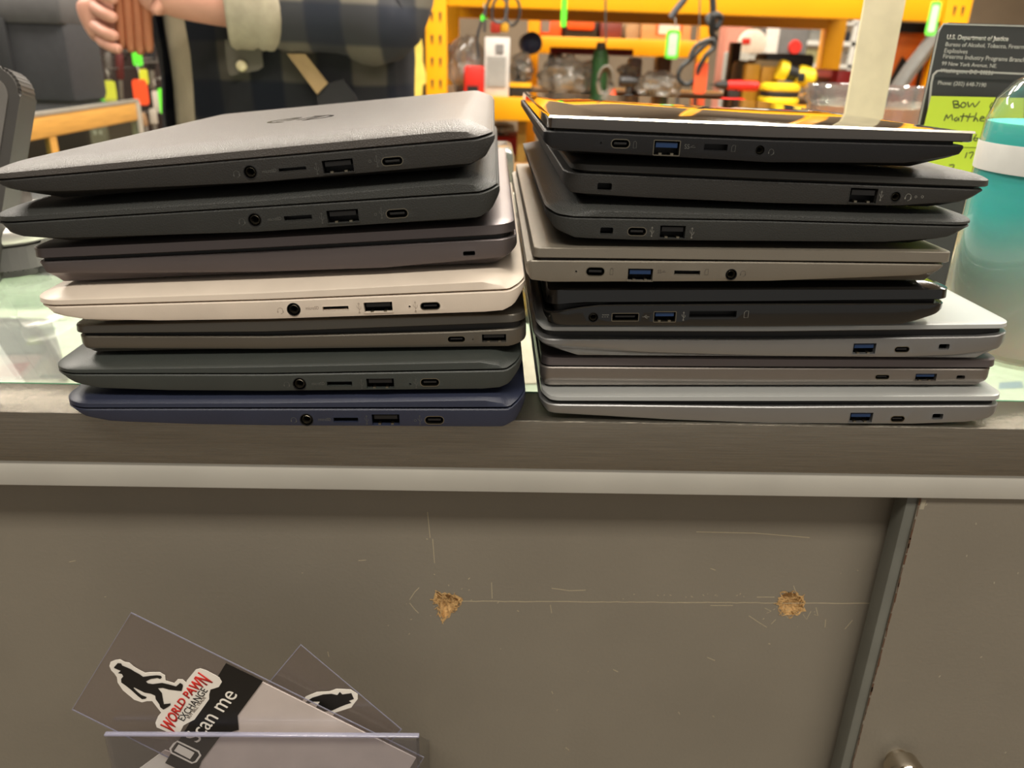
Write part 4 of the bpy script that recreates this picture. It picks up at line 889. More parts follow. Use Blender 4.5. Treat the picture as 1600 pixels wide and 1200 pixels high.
# lower shelf seen between the stacks
boxy('tool_case', 'red metal case on the lower shelf, seen between the laptop stacks', 'case', (772, 214, 812, 256), 2.7, .25, mat('case_red', (190, 44, 34), .45), .006, on=.315)
bagged('dark bagged tool on the lower shelf above the red case', (765, 192, 806, 214), 2.7, (80, 60, 50), 21, None, .10)
boxy('cardboard_box', 'flat brown carton low on the rack, seen between the stacks', 'box', (780, 256, 835, 276), 2.45, .25, card_m, .004, on=.315)
boxy('wooden_crate', 'pale wooden upright board low on the rack between the stacks', 'board', (808, 190, 822, 256), 2.5, .02, mat('rack_wood', (196, 156, 70), .7), .002, on=.315)
# hanging tags and cables
htag('long neon green tag hanging from the top beam left of the cardboard box', (877, -20, 886, 42), 2.30, (100, 240, 50), top=-60)
htag('white tag with a bright green border in front of the brown box', (1040, 47, 1062, 92), 2.2, (110, 232, 60), (214, 222, 206), top=28)
htag('bright orange tag hanging below the looped black cable', (1085, 97, 1105, 147), 2.1, (250, 96, 50), top=86)
htag('white tag with a neon green border in front of the right rack upright', (1450, 2, 1467, 56), 2.2, (120, 240, 80), (222, 230, 214), top=-10)
htag('small neon green dot tag above the red and yellow plug', (751, 23, 760, 33), 2.3, (90, 230, 60), top=5)
cable('power_cable', 'black coiled power cord hanging over the beam above the blister package', [(757, 50), (760, 10), (775, -8), (792, 6), (786, 34), (770, 30), (772, 4), (790, -12), (808, 0), (812, 24), (800, 40), (790, 20), (800, -30)], 2.3, .0042, (60, 60, 62), 'cord', dy=[0, 0, -.01, -.02, -.03, -.03, -.04, -.04, -.03, -.02, -.01, 0, 0])
cable('power_cable', 'black cord hanging down beside the blister package', [(748, 90), (746, 60), (752, 34), (764, 0), (770, -30)], 2.34, .0045, (54, 54, 56), 'cord')
o = empty('power_plug', P(780, 43, 2.3), 'red and yellow plug hanging under the coiled cord', 'plug')
bm = BM(); box(bm, -.026, .004, -.012, .012, -.016, .016, .005); obj('red_body', bm, mat('plug_red', (180, 50, 30), .5), o)
bm = BM(); box(bm, .004, .028, -.010, .010, -.012, .014, .004); obj('yellow_body', bm, mat('plug_yellow', (232, 170, 40), .5), o)
cable('power_cable', 'black cord dropping from the top beam with a dark plug over the brown box', [(1076, -30), (1072, -6), (1064, 6), (1056, 16), (1048, 28)], 2.15, .009, (64, 64, 68), 'cord')
cable('power_cable', 'thick bundle of black cord hanging right of the rear yellow upright', [(1112, -20), (1114, 18), (1106, 30), (1118, 44), (1126, 28), (1116, 24), (1112, 50), (1118, 60), (1112, 70)], 2.15, .009, (40, 42, 44), 'cord', dy=[0, 0, 0, -.02, -.02, -.04, -.02, 0, 0])
cable('power_cable', 'black looped cable hanging above the orange tag', [(1116, 62), (1100, 72), (1078, 94), (1064, 106), (1060, 122), (1072, 132), (1086, 124), (1092, 106), (1104, 86), (1116, 74), (1112, 62), (1088, 72), (1078, 90)], 2.12, .0065, (46, 48, 48), 'cord', dy=[0, 0, 0, 0, 0, 0, -.01, -.02, -.03, -.03, -.03, -.02, -.02])
cable('power_cable', 'thin dark cord hanging in front of the beam between the case and green bottle', [(947, -30), (946, 20), (947, 66)], 2.3, .0028, (70, 66, 60), 'cord')
cable('power_cable', 'thin cord hanging from the top beam near the rear upright', [(1094, -30), (1093, 20), (1092, 60), (1086, 92)], 2.2, .0022, (90, 86, 76), 'cord')
# yellow cloth and red hook left of the rack
o = empty('work_glove', P(650, 150, 2.3), 'yellow cloth glove hanging between the person and the rack upright', 'glove')
bm = BM(); prism(bm, [P(x, y, 2.3)-o.location for x, y in [(642, 155), (644, 120), (644, 80), (643, 52), (650, 50), (657, 58), (660, 74), (660, 96), (665, 116), (665, 130), (660, 134), (659, 152), (652, 156)]], Vector((0, .02, 0))); obj('cloth', bm, mat('yellow_cloth', (232, 204, 92), .85, 0, .12, 30, .4, 60), o)
cable('hook', 'small red hook above the yellow glove', [(652, 30), (650, 32), (656, 24), (652, 36), (652, 52)], 2.3, .005, (196, 70, 66), 'hook', dy=[.62, 0, 0, 0, 0])
boxy('display_board', 'dark board between the person and the yellow upright', 'board', (560, -60, 664, 200), 2.9, .03, mat('dark_board', (58, 50, 44), .7), .002, on=.0)
# ---------------- far left: second showcase, bag, tool wall
zc = .95
fx = -1.02
fc = empty('display_case', (-1.3, 1.6, 0), 'wood-trimmed glass display case at the left, behind the counter', 'display case')
def fcb(nme, b, m, bev=0):
    bm = BM(); box(bm, *b, bev); sub(bm, fc.location); return obj(nme, bm, m, fc)
wood = mat('honey_oak_trim', (196, 146, 70), .5, 0, .15, 12, stretch=(20, 1, 20))
fcb('glass_top', (-1.65, fx, .95, 2.14, zc-.006, zc), clear('case_glass', (222, 234, 226), .10, .10, .03))
fcb('wood_trim', (fx-.012, fx, .95, 2.14, zc-.055, zc-.007), wood, .002); fcb('wood_trim', (-1.65, fx, 2.125, 2.14, zc-.055, zc-.007), wood, .002)
fcb('aluminium_edge', (fx-.014, fx+.002, .95, 2.142, zc-.0065, zc+.001), mat('edge_alu', (190, 186, 174), .4, .6))
fcb('side_glass', (fx-.006, fx-.002, .96, 2.12, .40, zc-.056), clear('case_side_glass', (226, 236, 228), .07))
fcb('corner_post', (fx-.02, fx+.003, 2.12, 2.145, 0, zc-.007), mat('post_alu', (196, 190, 176), .4, .4))
fcb('case_base', (-1.65, fx, .95, 2.14, 0, .39), mat('case_base_wood', (150, 112, 60), .6))
fcb('inner_shelf', (-1.62, fx-.03, .98, 2.10, .66, .668), mat('inner_shelf_wood', (186, 150, 86), .6))
fcb('corner_post', (fx-.012, fx, 1.62, 1.65, .39, zc-.056), wood)
for i, (yy, zz, s, c, lab, cat) in enumerate(((1.05, .668, (.06, .07, .12), (60, 200, 130), 'bright green cup inside the wood-trimmed display case', 'cup'), (1.25, .668, (.06, .06, .08), (110, 100, 96), 'grey item beside the green cup in the display case', 'box'),
        (1.42, .668, (.05, .06, .10), (150, 110, 96), 'brownish packet inside the display case', 'packet'), (1.58, .668, (.05, .05, .07), (60, 66, 72), 'dark case in the middle of the display case', 'case'), (1.80, .668, (.05, .07, .14), (120, 190, 150), 'pale green bottle inside the display case near its corner post', 'bottle'), (1.95, .668, (.06, .05, .10), (160, 150, 130), 'beige box at the back corner of the display case', 'box'))):
    o = empty(cat if cat not in ('box',) else 'small_box', (fx-.10, yy, zz), lab, cat)
    bm = BM()
    if cat in ('cup', 'bottle'): lathe(bm, [(s[0]*.38, 0), (s[0]*.5, s[2]*.5), (s[0]*.6, s[2])] if cat == 'cup' else [(s[0]*.5, 0), (s[0]*.55, s[2]*.6), (s[0]*.2, s[2]*.8), (s[0]*.2, s[2])], 20)
    else: box(bm, -s[0]/2, s[0]/2, -s[1]/2, s[1]/2, 0, s[2], .005)
    obj('body', bm, mat('case_item_%d' % i, c, .4), o)
# black padded bag on the display case
o = empty('equipment_bag', (-1.45, 1.98, zc), 'large black fabric bag standing on the display case at the far left', 'bag')
bx1 = P(108, 90, 1.9).x
bg_m = mat('black_bag_fabric', (44, 44, 47), .75, 0, .1, 60, .4, 300); bm = BM(); box(bm, bx1-.55, bx1, 1.9, 2.1, zc, zc+.23, .02); sub(bm, o.location); obj('body', bm, bg_m, o)
bm = BM(); box(bm, bx1-.56, bx1+.006, 1.888, 2.105, zc+.185, zc+.26, .02); sub(bm, o.location); obj('flap', bm, mat('bag_flap_grey', (72, 70, 70), .7), o)
bm = BM(); xx = P(14, 90, 1.9).x; box(bm, xx-.012, xx+.012, 1.884, 1.9, zc, zc+.2, .003); sub(bm, o.location); obj('strap', bm, mat('bag_strap', (28, 28, 30), .7), o)
# tool wall
tw = empty('tool_display_wall', (-.95, 2.75, 0), 'dark tool display wall behind the person, hung with tags', 'display wall')
bm = BM(); box(bm, P(-60, 60, 2.75).x, P(300, 60, 2.75).x, 2.78, 2.82, 0, 2.2); sub(bm, tw.location); obj('back_board', bm, mat('dark_brown_board', (52, 38, 32), .7, 0, .2, 6), tw)
pm = mat('galvanised_strip', (150, 142, 126), .45, .4)
a = P(112, 60, 2.6); b = P(142, 168, 2.6)
bm = BM(); box(bm, a.x, a.x+.055, 2.62, 2.64, 0, 2.1); sub(bm, tw.location); st = obj('slotted_strip', bm, pm, tw)
z = .8
while z < 1.4:
    bm = BM()
    for k in (.014, .034): box(bm, a.x+k, a.x+k+.007, 2.6185, 2.6205, z, z+.012)
    sub(bm, tw.location); obj('strip_slots', bm, mat('pale_slot', (214, 208, 196), .5), st, smooth=0); z += .032
htag('small green tag low beside the slotted strip', (150, 114, 160, 141), 2.55, (110, 220, 70), top=90)
htag('yellow-green tag hanging above the display case corner', (161, 126, 181, 156), 2.5, (206, 214, 70), top=108)
htag('small neon green tag just under the copper case', (207, 80, 222, 103), 2.3, (100, 240, 60), top=70)
htag('small yellow tag above the big orange tag', (218, 108, 231, 132), 2.45, (214, 216, 60), top=92)
htag('large orange-red tag hanging left of the person', (208, 124, 231, 164), 2.3, (246, 82, 38), top=98)
htag('neon green and white tag hanging beside the person', (248, 138, 263, 178), 2.3, (110, 232, 60), top=120)
htag('plain white tag next to the neon green and white one', (239, 142, 249, 176), 2.33, (206, 200, 190), top=124)
htag('yellow and pink tag at the top left above the hand', (134, -10, 151, 22), 2.3, (226, 214, 60), top=-30)
htag('orange tag at the top edge by the black bag', (84, -14, 97, 8), 2.3, (240, 110, 50), top=-30)
def tool(label, p0, p1, Y, r, c, cat='tool', name='hand_tool'):
    a = P(*p0, Y); b = P(*p1, Y); rt = empty(name, a, label, cat, 'hand tools hanging on the display wall'); d = b-a
    bm = BM(); tube(bm, [Vector(), Vector((0, 2.785-Y, 0))], .003, 8); obj('peg_hook', bm, mat('peg_steel', (120, 116, 110), .4, .7), rt)
    bm = BM(); tube(bm, [Vector(), d*.1, d*.5, d*.55], [r*.7, r, r, r*.7], 10); obj('handle', bm, mat('tl_%d_%d_%d' % c, c, .5), rt)
    bm = BM(); tube(bm, [d*.55, d*.6, d*.97, d], [r*.5, r*.6, r*.6, r*.2], 10); obj('shaft', bm, mat('tool_steel', (150, 146, 138), .35, .8), rt); return rt
tool('beige-handled tool hanging right of the black bag', (104, -10), (128, 70), 2.5, .014, (196, 184, 160))
tool('second beige tool with a dark pivot beside the black bag', (120, -10), (134, 60), 2.45, .016, (186, 170, 146))
tool('long grey lever hanging in front of the slotted strip', (122, 60), (150, 140), 2.45, .009, (90, 86, 80))
tool('brown-handled tool behind the small green tag', (140, 50), (152, 150), 2.6, .012, (120, 76, 50))
tool('grey tool hanging behind the hand', (168, 82), (172, 150), 2.6, .012, (96, 90, 84))
tool('dark red handled tool behind the copper case', (186, 80), (190, 160), 2.6, .012, (90, 36, 34))
tool('black tool hanging beside the orange-red tag', (236, 70), (238, 140), 2.55, .014, (30, 28, 30))
tool('silver tool hanging low behind the neon tags', (238, 170), (244, 215), 2.5, .012, (170, 160, 146))
tool('pale brown tool near the bottom of the display wall', (222, 176), (232, 215), 2.55, .01, (150, 116, 80))
# ---------------- on the counter
# cream post
pc = P(1364, 100, .375); o = empty('sign_post', (pc.x, .375, CZ), 'cream square post standing behind the topmost laptop of the right stack', 'post')
w = (P(1389, 100, .375).x-P(1327, 100, .375).x)/2
bm = BM(); box(bm, -w, w, -.002, .002, .004, .62, .0008); obj('post_body', bm, mat('cream_painted_post', (250, 236, 200), .5), o)
bm = BM(); box(bm, -w*1.5, w*1.5, -.03, .03, 0, .005, .001); obj('base_plate', bm, mat('cream_painted_post', (250, 236, 200), .5), o)
# glass jar
jc = P(1352, 160, .49); jr = (P(1446, 160, .49).x-P(1256, 160, .49).x)/2; o = empty('glass_jar', (jc.x, .49, CZ), 'round clear glass jar with red candies, behind the cream post', 'jar')
jt = P(1352, 134, .49-jr*.5).z-CZ
gj = clear('jar_glass', (236, 230, 226), .42, .10, .06)
bm = BM(); lathe(bm, [(jr*.75, .0), (jr*.95, .01), (jr, .03), (jr*1.02, jt*.45), (jr, jt*.62), (jr*.93, jt*.68), (jr*.97, jt*.73), (jr*.91, jt*.78), (jr*.90, jt*.86), (jr*.97, jt*.9), (jr*.98, jt*.97), (jr*.94, jt), (jr*.90, jt*.96), (jr*.86, jt*.8), (jr*.95, jt*.55), (jr*.96, .03), (jr*.8, .008)], 48, caps=False)
obj('glass_body', bm, gj, o)
random.seed(3); cm = mat('red_candy_wrapper', (180, 34, 28), .35, var=.2); base_c = None
zl = CZ+.026
for k in range(36):
    lay, i = divmod(k, 9); a = i*2*pi/9+lay*.35; rr_ = jr*(.62 if i % 2 else .7)
    if base_c is None:
        bm = BM(); blob(bm, (0, 0, 0), (.017, .012, .010), 2, .1, 2); base_c = obj('wrapped_candy', bm, cm); cnd = base_c
        wr = []
        for sg in (-1, 1): bm = BM(); lathe(bm, [(.002, sg*.015), (.006, sg*.022), (.007, sg*.023)], 8, mx=Matrix.Rotation(rad(90), 4, 'Y')); wr.append(obj('wrapper_end', bm, cm, cnd))
    else:
        cnd = base_c.copy(); C.objects.link(cnd)
        for w1 in wr: w2 = w1.copy(); C.objects.link(w2); w2.parent = cnd
    cnd.location = (jc.x+cos(a)*rr_, .49+sin(a)*rr_, zl+lay*.0205); cnd.rotation_euler = (random.uniform(-.3, .3), random.uniform(-.3, .3), a+1.57)
    tag(cnd, 'red wrapped candy inside the round glass jar', 'candy', 'red candies in the glass jar')
# black sign with acrylic pocket and sticky notes
YC_ = .25
cx0 = P(1466, 40, YC_).x; ctop = P(1530, 37, YC_).z
cdn = empty('brochure_card', (cx0+.09, YC_, CZ), 'dark grey information sign with white print, right of the cream post', 'sign')
cm_ = mat('charcoal_sign_card', (62, 61, 60), .5, 0, .04)
def crd(nme, pts, Y, m, parent, th=.001): 
    bm = BM(); prism(bm, [Vector((x, Y, z))-parent.location for x, z in pts], NV*th); return obj(nme, bm, m, parent, smooth=0)
prf = [(cx0, CZ), (cx0+.20, CZ), (cx0+.20, ctop), (cx0+.006, ctop), (cx0+.002, ctop-.002), (cx0, ctop-.006)]
crd('card_panel', prf, YC_, cm_, cdn, .002)
bm = BM(); ribbon(bm, [Vector((cx0, YC_-.0021, CZ))-cdn.location, Vector((cx0, YC_-.0021, ctop-.006))-cdn.location, Vector((cx0+.002, YC_-.0021, ctop-.001))-cdn.location, Vector((cx0+.2, YC_-.0021, ctop))-cdn.location], .0010, NV, .0004); obj('acrylic_edge', bm, mat('acrylic_edge_grey', (176, 172, 164), .3), cdn, smooth=0)
tp = mat('sign_print_white', (205, 200, 190), .5)
yt = YC_-.0022
for s, p0, p1, bo in (('U.S. Department of Justice', (1479, 61), (1575, 64), .02), ('Bureau of Alcohol, Tobacco, Firearms and', (1477, 72), (1618, 77), 0), ('Explosives', (1475, 82), (1511, 84), 0), ('Firearms Industry Programs Branch', (1473, 91), (1601, 97), 0), ('99 New York Avenue, NE.', (1471, 102), (1557, 106), 0), ('Washington, DC  20226', (1469, 113), (1551, 117), 0), ('Phone: (202) 648-7190', (1465, 132), (1540, 136), 0)):
    a = P(*p0, yt); b = P(*p1, yt)
    text('lettering', s, a-cdn.location, b-cdn.location, NV, tp, cdn, 1.0, .0001, bold=bo)
bm = BM(); pk = [(1449, 195), (1452, 160), (1455, 130), (1458, 117), (1464, 111), (1472, 110), (1520, 112), (1612, 116)]
ribbon(bm, [P(x, y, YC_-.006)-cdn.location for x, y in pk], .0012, NV, .0006); obj('pocket_edge', bm, mat('acrylic_edge_grey', (176, 172, 164), .3), cdn, smooth=0)
yn = YC_-.0075
notem = mat('yellow_green_note', (206, 226, 62), .6, 0, .03)
n1 = [(1455, 150), (1600, 153), (1598, 232), (1436, 228)]; n2 = [(1437, 229), (1598, 233), (1585, 272), (1500, 269), (1428, 262)]
def note(label, pts, Y, strokes):
    c = P(sum(p[0] for p in pts)/len(pts), sum(p[1] for p in pts)/len(pts), Y); r = empty('sticky_note', c, label, 'sticky note')
    poly('paper', pts, Y, notem, r, .0003)
    bm = BM()
    for s in strokes: ribbon(bm, smoothpath([P(x, y, Y-.0004)-r.location for x, y in s], 3), .0008, NV, .0001)
    obj('handwriting', bm, mat('pencil_ink', (86, 92, 50), .6), r, smooth=0); return r
hw = [[(1489, 158), (1491, 168)], [(1489, 158), (1496, 158), (1497, 162), (1491, 163), (1498, 164), (1498, 168), (1490, 168)], [(1504, 160), (1501, 165), (1504, 168), (1509, 165), (1508, 161), (1504, 160)], [(1512, 159), (1514, 167), (1520, 161), (1523, 167), (1531, 158)], [(1551, 160), (1547, 166), (1549, 172)],
      [(1475, 189), (1479, 179), (1481, 185), (1487, 179), (1488, 188)], [(1496, 183), (1491, 186), (1494, 189), (1498, 184), (1498, 189)], [(1506, 177), (1502, 190)], [(1500, 182), (1512, 181)], [(1516, 177), (1511, 190)], [(1510, 183), (1522, 182)], [(1526, 176), (1521, 190), (1525, 184), (1528, 190)], [(1531, 186), (1538, 184), (1534, 182), (1531, 188), (1538, 189)], [(1540, 184), (1541, 189), (1545, 185), (1546, 189), (1551, 184)],
      [(1526, 210), (1521, 217), (1525, 220), (1528, 216), (1522, 216)]]
note('yellow-green sticky note with pencil words on the dark sign', n1, yn, hw)
note('second yellow-green note below it, with the number 171', n2, yn+.0005, [[(1511, 238), (1508, 247)], [(1514, 239), (1521, 238), (1516, 248)], [(1528, 238), (1525, 248)], [(1483, 258), (1491, 258), (1486, 266)]])
# sanitizer bottle
bc = Vector((.316, .105, CZ)); br = .047
sb = empty('sanitizer_bottle', bc, 'large clear bottle of teal gel with a white band at the right edge', 'bottle')
q_ = lambda py: P(1545, py, .10).z-CZ
ht = q_(95)
shl = clear('bottle_plastic', (244, 244, 240), .10, .02, .05)
bm = BM(); lathe(bm, [(br*.8, .002), (br*.97, .008), (br, .016), (br, q_(225)), (br*.99, q_(190)), (br*.93, q_(155)), (br*.78, q_(125)), (br*.55, q_(103)), (br*.30, q_(92)), (.014, q_(88)), (.014, q_(70))], 56); obj('bottle_shell', bm, shl, sb)
gm = bpy.data.materials.new('teal_gel'); gm.use_nodes = True; nt = gm.node_tree; b = nt.nodes['Principled BSDF']
tc = nt.nodes.new('ShaderNodeTexCoord'); sp = nt.nodes.new('ShaderNodeSeparateXYZ'); mr = nt.nodes.new('ShaderNodeMapRange'); rp = nt.nodes.new('ShaderNodeValToRGB'); nz = nt.nodes.new('ShaderNodeTexNoise'); nz.inputs['Scale'].default_value = 9
nt.links.new(tc.outputs['Object'], sp.inputs[0]); nt.links.new(tc.outputs['Object'], nz.inputs['Vector'])
ad = nt.nodes.new('ShaderNodeMath'); ad.operation = 'MULTIPLY_ADD'; ad.inputs[1].default_value = .05; nt.links.new(nz.outputs['Fac'], ad.inputs[0]); nt.links.new(sp.outputs['Z'], ad.inputs[2])
mr.inputs['From Min'].default_value = .01; mr.inputs['From Max'].default_value = .140; nt.links.new(ad.outputs[0], mr.inputs['Value'])
e = rp.color_ramp.elements; e[0].color = col((226, 216, 198)); e[0].position = .25; e[1].color = col((84, 214, 212)); e[1].position = .8
nt.links.new(mr.outputs[0], rp.inputs[0]); nt.links.new(rp.outputs[0], b.inputs['Base Color']); b.inputs['Roughness'].default_value = .25; b.inputs['Subsurface Weight'].default_value = .3; b.inputs['Subsurface Scale'].default_value = .02
bm = BM(); lathe(bm, [(br*.78, .004), (br*.94, .010), (br*.975, .018), (br*.975, q_(225)), (br*.965, q_(192))], 48); obj('teal_gel', bm, gm, sb)
bm = BM(); lathe(bm, [(br*1.006, q_(268)), (br*1.008, q_(266)), (br*1.008, q_(226)), (br*1.006, q_(224))], 56, caps=False); obj('white_band', bm, mat('label_white', (226, 226, 220), .4), sb)
bm = BM(); lathe(bm, [(.018, q_(80)), (.019, q_(60)), (.010, q_(58)), (.008, q_(30))], 24); obj('pump_cap', bm, whitep, sb)
bm = BM(); tube(bm, [(0, 0, .02), (0, .004, .1), (0, 0, q_(80))], .003, 10); obj('dip_tube', bm, mat('dip_tube', (200, 220, 218), .3), sb)
# card terminal at the left
tm0 = PZ(28, 440, CZ)
ct = empty('card_terminal', (tm0.x-.06, .27, CZ), 'dark payment terminal in a silver-rimmed cradle at the left edge', 'payment terminal')
drk = mat('terminal_graphite', (62, 59, 56), .45)
Mx = Matrix.Translation(P(0, 240, .22)-ct.location+Vector((-.043, 0, -.010))) @ Matrix.Rotation(rad(14), 4, 'Y') @ Matrix.Rotation(rad(-12), 4, 'X')
bm = BM(); pr = rrect(0, 0, .088, .150, .016, 8)
prism(bm, [Mx @ Vector((x, 0, z)) for x, z in pr], (Mx.to_3x3() @ Vector((0, .022, 0)))); bmesh.ops.bevel(bm, geom=bm.edges[:], offset=.002, segments=2, affect='EDGES'); obj('handset', bm, drk, ct)
bm = BM(); pr = rrect(0, 0, .074, .134, .012, 8); prism(bm, [Mx @ Vector((x, -.0008, z)) for x, z in pr], (Mx.to_3x3() @ Vector((0, .001, 0)))); obj('bezel', bm, mat('terminal_bezel', (104, 100, 96), .25), ct, smooth=0)
bm = BM(); pr = rrect(-.004, -.012, .058, .06, .002, 4); prism(bm, [Mx @ Vector((x, -.0016, z)) for x, z in pr], (Mx.to_3x3() @ Vector((0, .001, 0)))); obj('screen', bm, mat('lit_screen', (236, 240, 226), .3, emit=.8), ct, smooth=0)
x1 = P(72, 415, .24).x-ct.location.x
bm = BM(); prism(bm, [Vector((x+x1-.07, y+.0, 0)) for x, y in rrect(0, 0, .14, .11, .03, 8)], Vector((0, 0, .028))); bmesh.ops.bevel(bm, geom=bm.edges[:], offset=.006, segments=3, affect='EDGES'); obj('cradle', bm, mat('cradle_grey', (96, 95, 92), .35), ct)
bm = BM(); tube(bm, [Vector((x+x1-.07, y, .030)) for x, y in rrect(0, 0, .130, .100, .027, 8)], .008, 12, closed=True); obj('silver_rim', bm, mat('rim_silver', (226, 222, 214), .28, .6), ct)
bm = BM(); box(bm, x1-.115, x1-.03, -.02, .03, .024, .085, .008); obj('neck', bm, drk, ct)
# things between / behind the stacks
boxy('organiser_box', 'translucent grey plastic box standing behind the left laptop stack', 'box', (735, 236, 803, 330), .44, .10, clear('smoky_plastic', (190, 196, 186), .12, .35, .15, (170, 176, 168)), .006, on=CZ)
o = empty('glue_bottle', (P(808, 318, .36).x, .36, CZ), 'small white-capped grey bottle between the two stacks', 'bottle'); zt_ = P(808, 302, .36).z-CZ
bm = BM(); lathe(bm, [(.009, 0), (.010, .003), (.010, zt_*.5), (.006, zt_*.7)], 20); obj('body', bm, greyp, o); bm = BM(); lathe(bm, [(.0065, zt_*.66), (.007, zt_*.7), (.005, zt_)], 20); obj('cap', bm, whitep, o)
# leaflets and bags on the shelf under the glass
def sheet(name, label, quad, c, z=.8065, dz=0, cat='paper', parts=None):
    pts = [PZ(x, y, z+dz) for x, y in quad]; cc = sum(pts, Vector())/4; cc.z = z+dz
    r = empty(name, cc, label, cat)
    bm = BM(); prism(bm, [p-cc for p in pts], Vector((0, 0, .0008))); obj('sheet', bm, mat('sheet_%d_%d_%d' % c, c, .55), r, smooth=0)
    if parts:
        for q4, c2 in parts:
            bm = BM(); prism(bm, [PZ(x, y, z+dz+.0009)-cc for x, y in q4], Vector((0, 0, .0002))); obj('printed_area', bm, mat('sheet_%d_%d_%d' % c2, c2, .55), r, smooth=0)
    return r
sheet('leaflet', 'pale green leaflet under the counter glass near the card terminal', [(-60, 505), (105, 500), (128, 432), (-40, 430)], (206, 210, 188), parts=[([(20, 480), (90, 478), (98, 462), (24, 464)], (178, 190, 162)), ([(-10, 458), (60, 456), (66, 444), (-6, 446)], (232, 234, 214))])
sheet('leaflet', 'white leaflet with a slanted edge under the glass beside the left stack', [(20, 604), (140, 604), (150, 540), (92, 548)], (226, 228, 208), dz=.0012, parts=[([(62, 590), (92, 590), (98, 586), (66, 586)], (150, 168, 150))])
sheet('leaflet', 'pink and white flyer under the glass at the lower left corner', [(-80, 604), (30, 604), (66, 556), (-60, 560)], (236, 214, 200), parts=[([(-10, 590), (30, 588), (48, 566), (4, 570)], (226, 132, 124))])
sheet('leaflet', 'grey-green booklet under the glass behind the pink flyer', [(-60, 556), (70, 552), (88, 512), (-50, 512)], (150, 168, 150), parts=[([(40, 540), (70, 538), (76, 524), (46, 526)], (150, 180, 90))])
sheet('leaflet', 'pink-white paper under the glass between the stacks', [(790, 600), (870, 600), (860, 520), (788, 520)], (226, 204, 196))
sheet('leaflet', 'pale green paper under the glass behind the right stack corner', [(1490, 640), (1640, 640), (1610, 570), (1480, 565)], (204, 212, 196), parts=[([(1560, 608), (1600, 606), (1596, 596), (1562, 598)], (110, 140, 170))])
sheet('leaflet', 'wide white sheet under the glass beneath both stacks', [(200, 560), (760, 590), (740, 450), (260, 430)], (216, 214, 200))
sheet('leaflet', 'cream sheet under the glass beneath the right stack', [(900, 600), (1400, 610), (1300, 450), (880, 440)], (222, 214, 192))
bgz = .812
o = empty('jewellery_bag', PZ(45, 545, bgz), 'clear bag holding a silver hoop under the counter glass', 'bag')
bm = BM(); pts = [PZ(x, y, bgz)-o.location for x, y in ((-30, 520), (-10, 505), (30, 500), (62, 520), (86, 556), (102, 590))]; tube(bm, smoothpath(pts, 6), .0035, 8); obj('silver_hoop', bm, mat('hoop_silver', (200, 200, 190), .25, .8), o)
bm = BM(); prism(bm, [PZ(x, y, bgz+.006)-o.location for x, y in ((-40, 596), (108, 592), (80, 498), (-30, 496))], Vector((0, 0, .0004))); obj('poly_bag', bm, film, o, smooth=0)
# ---------------- person
bmx = bpy.data.meshes.new('person')
def skin(name, verts, edges, radii, m, parent=None, loc=None, root=0, sub_=2):
    me = bpy.data.meshes.new(name); o0 = Vector(loc) if loc is not None else (Vector(parent.location) if parent else Vector())
    me.from_pydata([Vector(v)-o0 for v in verts], edges, []); me.update()
    o = bpy.data.objects.new(name, me); C.objects.link(o)
    md = o.modifiers.new('s', 'SKIN'); md.use_smooth_shade = True
    for i, sv in enumerate(me.skin_vertices[0].data): 
        r = radii[i]; sv.radius = (r, r) if not isinstance(r, tuple) else r; sv.use_root = (i == root)
    sd = o.modifiers.new('d', 'SUBSURF'); sd.levels = sd.render_levels = sub_
    bpy.context.view_layer.update()
    nm = bpy.data.meshes.new_from_object(o.evaluated_get(bpy.context.evaluated_depsgraph_get()))
    o.modifiers.clear(); o.data = nm; nm.materials.clear(); nm.materials.append(m)
    for p in nm.polygons: p.use_smooth = True
    if parent: o.parent = parent
    else: o.location = o0
    return o
skinm = mat('skin', (206, 150, 130), .55, 0, .08, 30)
cxp, cyp = -.35, 1.15
HL = P(160, 30, .97)   # hand at the left of the copper case
G = []
V = [(cxp, cyp, .98), (cxp, cyp, 1.15), (cxp, cyp, 1.32), (cxp, cyp, 1.45), (cxp, cyp-.01, 1.53),            # 0-4 spine, neck
     (cxp-.17, cyp, 1.42), (cxp-.34, cyp-.03, 1.25), P(150, -50, 1.02), P(150, -2, .98),                         # 5-8 right arm
     (cxp+.17, cyp, 1.42), P(598, 22, 1.08), P(420, 14, 1.0), P(330, 6, .97), P(262, -6, .95), P(240, -14, .94), # 9-14 left arm
     (cxp-.09, cyp, .92), (cxp-.10, cyp, .50), (cxp-.10, cyp+.02, .10), (cxp-.11, cyp-.12, .05),
     (cxp+.09, cyp, .92), (cxp+.10, cyp, .50), (cxp+.10, cyp+.02, .10), (cxp+.11, cyp-.12, .05)]
E_ = [(0, 1), (1, 2), (2, 3), (3, 4), (3, 5), (5, 6), (6, 7), (7, 8), (3, 9), (9, 10), (10, 11), (11, 12), (12, 13), (13, 14), (0, 15), (15, 16), (16, 17), (17, 18), (0, 19), (19, 20), (20, 21), (21, 22)]
Rr = [(.15, .11), (.14, .10), (.16, .10), (.10, .08), .055, .06, .042, .028, .026, .06, .042, .036, .031, .030, .022, .085, .055, .04, .035, .085, .055, .04, .035]
body = skin('person', V, E_, Rr, skinm, None, (cxp, cyp, 0))
